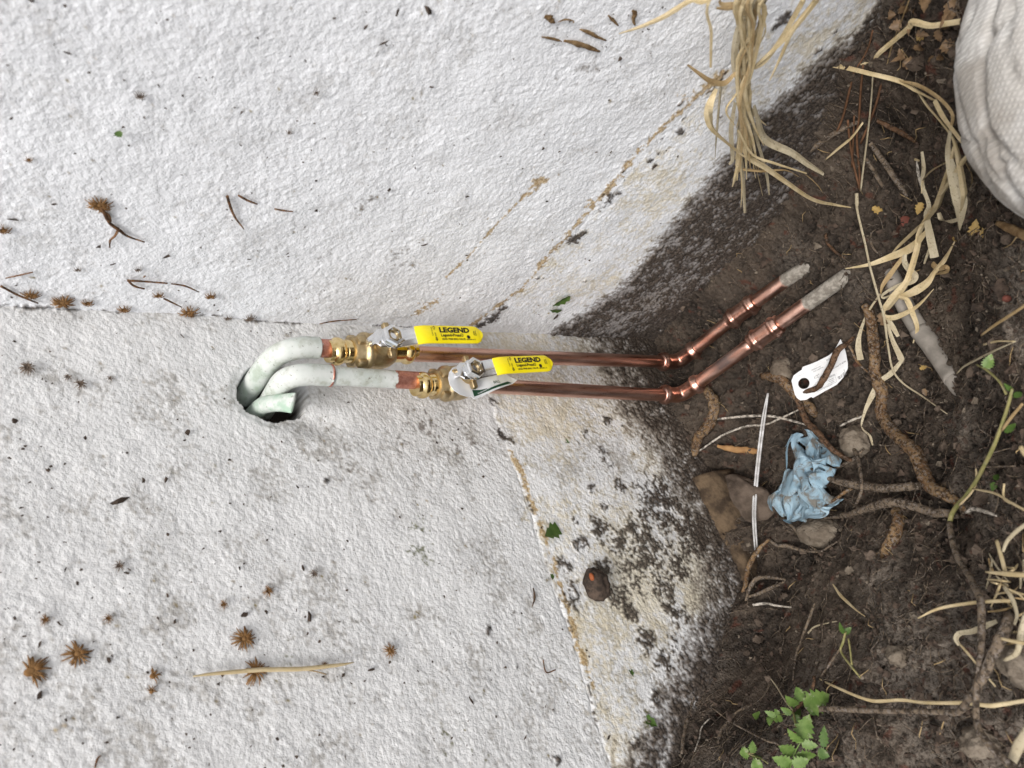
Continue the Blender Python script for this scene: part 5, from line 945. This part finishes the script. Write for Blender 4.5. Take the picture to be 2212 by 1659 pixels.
# ================================================================== BITS STUCK TO THE WALLS
def rosette(hit, nrm, px, py, rp, mat, label, n_=16, fill=1.0, half=None):
    """dried creeper holdfast: flat burst of stubby spikes glued to the render"""
    c = hit(px, py, .0022); r = pr(c, rp); nn = np.asarray(nrm, float); e1 = np.array([0, 0, -1.0]); e2 = np.cross(nn, e1); prs = []
    if fill: V, Fc = ICO[2]; V = V*(1+.3*fbm(V*2.2+px, 3, int(px) % 50))[:, None]; prs.append((c+r*.27*fill*(V[:, :1]*e1+V[:, 1:2]*e2)+V[:, 2:3]*nn*.0012, Fc))
    for i in range(int(n_*1.5)):
        a = i/(n_*1.5)*2*math.pi+random.uniform(-.22, .22)
        if half is not None and math.sin(a+half) < -.15: continue
        L = r*random.uniform(.65, 1.12); b = a+random.uniform(-.35, .35); d = math.cos(a)*e1+math.sin(a)*e2; d2 = math.cos(b)*e1+math.sin(b)*e2
        V, Fc, _t = tube([c+d*r*.15, c+d*L*.6+nn*.0012, c+d*L*.6+d2*L*.42-nn*.0008], [r*.075, r*.06, r*.022], 4, 2); prs.append((V, Fc))
    return obj('holdfast', *join(prs), mat, label=label, cat='holdfast', group='dried creeper holdfasts on the walls')
NLw, NRw = (0, -1, 0), (-1, 0, 0)
for px, py, rp, mt, lb, n_, fl, hf in [
    (167,1412,29,'rosette','large round orange-brown holdfast burst near the lower left of the wall',26,1.1,None), (66,1450,38,'rosette','largest holdfast, half moon shaped, at the far lower left',24,1.2,1.2), (330,1460,20,'rosette','fan-shaped half holdfast above a smaller scrap',16,1.2,1.4), (327,1494,15,'rosette','small brown holdfast scrap under the fan-shaped half',12,1.2,.4),
    (527,1380,27,'rosette','rust-orange holdfast burst just above the straw stuck on the wall',24,.9,None), (552,1450,29,'rosette','dark holdfast behind the straw stuck on the wall',22,1.1,None), (843,1406,18,'rosette','brown leaf-shaped holdfast right of the stuck straw',14,1.2,None), (580,1277,14,'rosette','thin spidery holdfast above the rust-orange burst',14,.4,None), (483,1306,12,'rosette','small brown holdfast left of the spidery one',12,.7,None), (97,1339,13,'rosette','pale tan star holdfast above the large round one',14,.6,None), (234,1336,12,'rosette','tiny tan star holdfast right of the pale one',13,.5,None), (257,1222,14,'rosetteg','grey holdfast in the middle left of the rough wall',14,.6,None), (678,1240,12,'rosetteg','grey wispy holdfast below the old pipe stub',12,.3,None), (700,1436,11,'rosette','little holdfast peeping over the right end of the stuck straw',10,1.0,None),
    (174,830,14,'rosetteg','neat grey star holdfast left of the wall hole',18,.5,None), (60,795,18,'rosetteg','bushy grey holdfast at the left edge below the corner seam',18,.6,None), (147,815,11,'rosetteg','faint grey holdfast touching the neat star',12,.2,None), (237,818,9,'rosetteg','smallest grey star holdfast right of the neat star',10,.3,None), (690,812,12,'rosette','brown tuft clinging under the lower painted pipe',12,.8,None)]:
    rosette(onL, NLw, px, py, rp, mt, lb, n_, fl, hf)
for px, py, rp, mt, lb, n_, fl, hf in [
    (135,662,25,'rosette','thick dark brown holdfast clump on the corner seam at the left',26,1.2,None), (67,646,19,'rosette','reddish holdfast on the corner seam at the far left',18,.7,None), (190,664,14,'rosette','small tan holdfast on the seam beside the thick clump',14,.7,None), (268,678,15,'rosette','mid-brown holdfast on the seam midway along',14,.9,None), (408,684,22,'rosette','flat tan holdfast on the seam before the painted elbow',18,.9,None), (492,696,10,'rosetteg','tiny dark holdfast on the seam near the painted elbow',10,.6,None), (540,697,14,'rosetteg','dark holdfast on the seam above the painted elbow',12,.8,None), (455,640,13,'rosette','oval bristly holdfast alone above the seam',18,.9,None), (343,638,13,'rosette','spiky holdfast at the head of a short stem above the seam',14,.6,None), (8,497,16,'rosette','rust-red holdfast cut by the left edge',14,1.1,None), (62,345,10,'rosette','rusty brown speck of holdfast high on the side wall',9,1.2,None), (303,207,13,'rosetteg','faint grey star holdfast high on the side wall',12,.3,None), (683,200,10,'rosetteg','grey star holdfast at the top middle of the side wall',9,.5,None), (625,285,8,'rosetteg','small grey star holdfast below the top one',9,.5,None), (215,443,26,'rosette','big ragged holdfast at the head of the branched tendril',26,1.0,None), (298,582,9,'rosetteg','tiny grey holdfast over the forked twig',10,.3,None), (168,582,9,'rosetteg','tiny grey holdfast left of the forked twig',10,.3,None)]:
    rosette(onR, NRw, px, py-(9 if py > 641 else 0), rp, mt, lb, n_, fl, hf)
def wtwig(name, hit, pts, rp, mat, label, cat, parent=None, rough=.3, group='tendrils and twigs on the walls', off=.0025, seg=6):
    c = [hit(x, y, off) for x, y in pts]; r = [pr(p, q) for p, q in zip(c, interp_list(rp, len(pts)))]; V, Fc, t = tube(c, r, seg, 5, rough, 400, random.randint(0, 99)); return obj(name, V, Fc, mat, parent, label=label, cat=cat, group=group if label else None, uv=np.zeros((len(V), 2)))
tw = wtwig('tendril', onR, [(218,448),(228,465),(238,483),(258,497),(275,510),(312,523)], [4,4.5,3.5,3.5,2.5,1.6], 'twig', 'branched brown creeper tendril hanging from the big ragged holdfast', 'tendril')
wtwig('branch', onR, [(256,496),(248,510),(238,520),(237,535)], [3,2.5,2.2,1.5], 'twig', None, None, tw); wtwig('branch', onR, [(226,458),(236,466),(240,478)], [2,2.2,2], 'twig', None, None, tw)
for pts, w, lb in [([(491,424),(497,445),(508,470),(527,495)], [3.5,3,2.4,1.2], 'curved brown tendril right of the branched one'), ([(515,422),(535,433),(556,441)], [2.5,2.5,1.5], 'short straight tendril beside the curved one'), ([(593,451),(612,455),(633,457)], [1.8,2,1.2], 'faint short tendril farthest right'), ([(275,606),(310,608),(362,612)], [3,2,1.6], 'forked twig upper arm above the corner seam'), ([(277,607),(290,618),(312,624)], [2,2.5,2], 'forked twig lower arm above the corner seam'), ([(370,613),(400,618),(430,631)], [1.5,2,1.2], 'bent twig continuing right of the forked one'), ([(354,645),(375,655),(393,664)], [2,2,1], 'thorny stem under the spiky holdfast'), ([(2,618),(40,638),(82,655)], [2.5,2.6,1.8], 'brown twig running into the seam at the left edge'), ([(12,601),(40,595),(71,588)], [1.2,1.8,1.4], 'thin reddish twig at the left edge above the seam'), ([(612,705),(680,709),(740,712),(790,716)], [3,2.2,2.2,1.5], 'long thin twig along the seam above the upper valve'), ([(690,700),(720,694),(770,690)], [1.2,1.6,1], 'wispy twig above the long thin one'), ([(700,720),(730,724),(745,727)], [2,2,1], 'short red twig touching the upper valve'), ([(310,600),(312,597),(315,596)], [1,1.6,1], 'tiny twig crumb above the forked twig'), ([(1090,785),(1120,783),(1155,787)], [2,2.4,1.4], 'dark twig lodged between the two pipes')]:
    wtwig('tendril', onR if py is not None and pts[0][1] < 740 else onL, pts, w, 'twig', lb, 'tendril')
st = wtwig('straw', onL, [(417,1461),(455,1456),(500,1452),(560,1447),(600,1446),(650,1445),(700,1440),(735,1436),(764,1431)], [1.5,3.5,4.5,5,5,5,4.5,3.5,1], 'straw', 'dry straw stuck flat on the rough wall between holdfasts', 'straw', rough=.12, group=None, off=.005, seg=8)
wtwig('fibre', onL, [(640,1446),(680,1450),(705,1457)], [1.5,1.5,1], 'strawb', None, None, st, off=.004)
wtwig('tendril', onL, [(205,1659),(210,1640),(218,1632)], [2,2.5,1.5], 'twig', 'curved twig at the bottom edge of the rough wall', 'tendril')
wtwig('tendril', onL, [(1200,1447),(1180,1452),(1173,1425)], [1.6,1.8,1.2], 'twig', 'bent dark twig left of the foundation crack', 'tendril')
wtwig('tendril', onL, [(1152,1270),(1155,1290),(1150,1310)], [1.2,2.4,1], 'rootd', 'small dark sliver above the foundation crack', 'tendril')
# leaf scraps on the walls
def wleaf(hit, nrm, b, t, wp, mat, label, serr=3, fold=.3):
    B, T = hit(*b, .003), hit(*t, .005); V, Fc = leafmesh(B, T, pr(B, wp), nrm, serr, fold, -.05); return obj('leaf_scrap', V, Fc, mat, label=label, cat='leaf', group='leaf scraps on the walls')
wleaf(onL, NLw, (1207,1140), (1175,1160), 36, 'leafd', 'ivy-shaped green leaf stuck on the foundation strip', 3)
wleaf(onR, NRw, (1232,640), (1192,660), 26, 'leafd', 'bright green leaf in the crack of the side wall near the pipes', 3); wleaf(onR, NRw, (1212,672), (1186,668), 14, 'leafd', 'smaller green leaf below the bright one in the crack', 2)
wleaf(onR, NRw, (253,283), (262,297), 20, 'leafd', 'dark green torn leaf scrap high on the side wall', 3)
for b, t, w, lb in [((1211,947),(1231,958),11,'small oblong green scrap on the foundation strip'), ((1250,958),(1258,962),9,'tiny green scrap right of the oblong one'), ((1360,1445),(1368,1462),12,'mossy green scrap low on the foundation strip'), ((1392,1550),(1420,1570),22,'mossy patch leaf at the lower foundation edge'), ((1196,1250),(1188,1240),12,'green speck at the foundation crack beside the mud lump')]: wleaf(onL, NLw, b, t, w, 'leafd', lb, 2)
def flake(hit, nrm, pts, wp, mat, label, nn=7, seed=0):
    c = [np.asarray(hit(*p, .0022)) for p in pts]; r = pr(c[0], wp); V, Fc, t = tube(c, [r*.4, r, r*.8, r*.3], 7, 3, .55, 500, seed, flat=.35); return obj('bark_flake', V, Fc, mat, label=label, cat='flake', group='bark and mud flakes on the side wall')
flake(onR, NRw, [(1176,36),(1186,38),(1192,44),(1198,50)], 8, 'bark', 'dark round bark flake at the top of the side wall'); flake(onR, NRw, [(1170,80),(1190,83),(1205,87),(1214,90)], 4, 'bark', 'thin bark sliver at the left of the flake group', seed=2); flake(onR, NRw, [(1218,88),(1250,95),(1275,104),(1296,112)], 7, 'bark', 'longest crumbly bark flake of the group', seed=3); flake(onR, NRw, [(1252,63),(1272,70),(1290,80),(1310,88)], 5, 'bark', 'second bark flake parallel to the longest', seed=4); flake(onR, NRw, [(1205,48),(1222,42),(1240,46),(1236,50)], 3, 'bark', 'small bark flake right of the round one', seed=5); flake(onR, NRw, [(1366,22),(1372,30),(1368,42),(1372,55)], 6, 'bark', 'forked dark flake right of the group', seed=6); flake(onR, NRw, [(1314,33),(1322,42),(1330,50),(1336,56)], 4, 'bark', 'small dark flake between the group and the dry grass', seed=7)

# specks of grit on the walls (too many and too small to count)
def specks(hit, side, n_, seed):
    r2 = np.random.default_rng(seed); prs = []; V0, F0 = ICO[1]
    for i in range(n_):
        x, y = r2.uniform(0, 1500), (r2.uniform(700, 1659) if side == 'L' else r2.uniform(0, 700)); p = hit(x, y, .0018)
        if side == 'L' and (p[0] > -.01 or p[2] < -.1 or np.hypot((p[0]+.0775)/.036, (p[2]-.3525)/.038) < 1): continue
        if side == 'R' and (p[1] > -.01 or p[2] < -.06): continue
        L = r2.lognormal(-7.75, .55); a = r2.uniform(0, math.pi); el = r2.choice([1.2, 1.8, 3.5], p=[.6, .33, .07]); Q = V0*(1+.4*r2.normal(size=(len(V0), 1)))*np.array([L*el, L, L*.5])
        ca, sa = math.cos(a), math.sin(a); u_, v_ = Q[:, 0]*ca-Q[:, 1]*sa, Q[:, 0]*sa+Q[:, 1]*ca
        prs.append((p+np.stack([u_, -Q[:, 2], v_], 1) if side == 'L' else p+np.stack([-Q[:, 2], u_, v_], 1), F0))
    return join(prs)
for side, hit, n_, sd_ in (('L', onL, 620, 3), ('R', onR, 300, 4)):
    V, Fc = specks(hit, side, n_, sd_); obj('grit_specks', V, Fc, 'crumb', smooth=False, kind='stuff', label='fine dark grit stuck on the rough wall' if side == 'L' else 'fine dark grit stuck on the side wall', cat='grit')

# crumbs, pebbles and rootlets on the soil
def on_soil(r2, n_):
    out = []
    while len(out) < n_:
        x, y = r2.uniform(1400, 2230), r2.uniform(-20, 1680); d = ray(x, y); p = hitG(x, y)
        if p[0] > -.004 or p[1] > -.004: continue
        out.append((p[0], p[1], gz_at(p[0], p[1])))
    return np.array(out)
r2 = np.random.default_rng(21); V0, F0 = ICO[1]; V1, F1 = ICO[2]
def scatter(name, n_, mu, sg, mat, big, label, flat=.75):
    prs = []
    for p in on_soil(r2, n_):
        L = min(r2.lognormal(mu, sg), .0065); B, Fb = (V1, F1) if (big and L > .0035) else (V0, F0); Q = (B+.45*r2.normal(size=B.shape)*(1 if len(B) < 20 else .35))*np.array([L*r2.uniform(.7, 1.4), L*r2.uniform(.7, 1.3), L*flat]); a = r2.uniform(0, 6.28); ca, sa = math.cos(a), math.sin(a)
        prs.append((p+np.stack([Q[:, 0]*ca-Q[:, 1]*sa, Q[:, 0]*sa+Q[:, 1]*ca, Q[:, 2]+L*.25], 1), Fb))
    V, Fc = join(prs); obj(name, V, Fc, mat, smooth=False, kind='stuff', label=label, cat='soil')
scatter('soil_crumbs', 5200, -6.95, .5, 'crumb', False, 'dark soil crumbs strewn over the pit')
scatter('soil_clods', 520, -6.3, .5, 'stone', True, 'brown clods strewn over the pit')
scatter('pale_crumbs', 900, -7.1, .45, 'stonel', False, 'pale dry crumbs strewn over the pit')
def fibres(name, n_, mat, lmin, lmax, r_, label, bend_=.7):
    prs = []
    for p in on_soil(r2, n_):
        L = r2.uniform(lmin, lmax); a = r2.uniform(0, 6.28); q = [p+np.array([0, 0, .001])]; 
        for i in range(3): a += r2.normal()*bend_; x, y = q[-1][0]+math.cos(a)*L/3, q[-1][1]+math.sin(a)*L/3; q.append(np.array([x, y, max(gz_at(min(x, -.003), min(y, -.003)), -.3)+.0015+abs(r2.normal())*.003]))
        q = np.array(q); q[:, 0] = np.minimum(q[:, 0], -.003); q[:, 1] = np.minimum(q[:, 1], -.003); V, Fc, _t = tube(q, [r_*.6, r_, r_*.8, r_*.4], 4, 2); prs.append((V, Fc))
    V, Fc = join(prs); obj(name, V, Fc, mat, kind='stuff', label=label, cat='fibres', uv=np.zeros((len(V), 2)))
fibres('rootlets', 900, 'rootg', .008, .035, .00040, 'fine brown rootlets matted in the soil')
fibres('pale_rootlets', 130, 'rootg', .006, .030, .0005, 'wiry brown rootlets matted in the soil', .35)
fibres('straw_bits', 90, 'strawb', .006, .020, .0005, 'broken bits of straw scattered on the soil', .12)
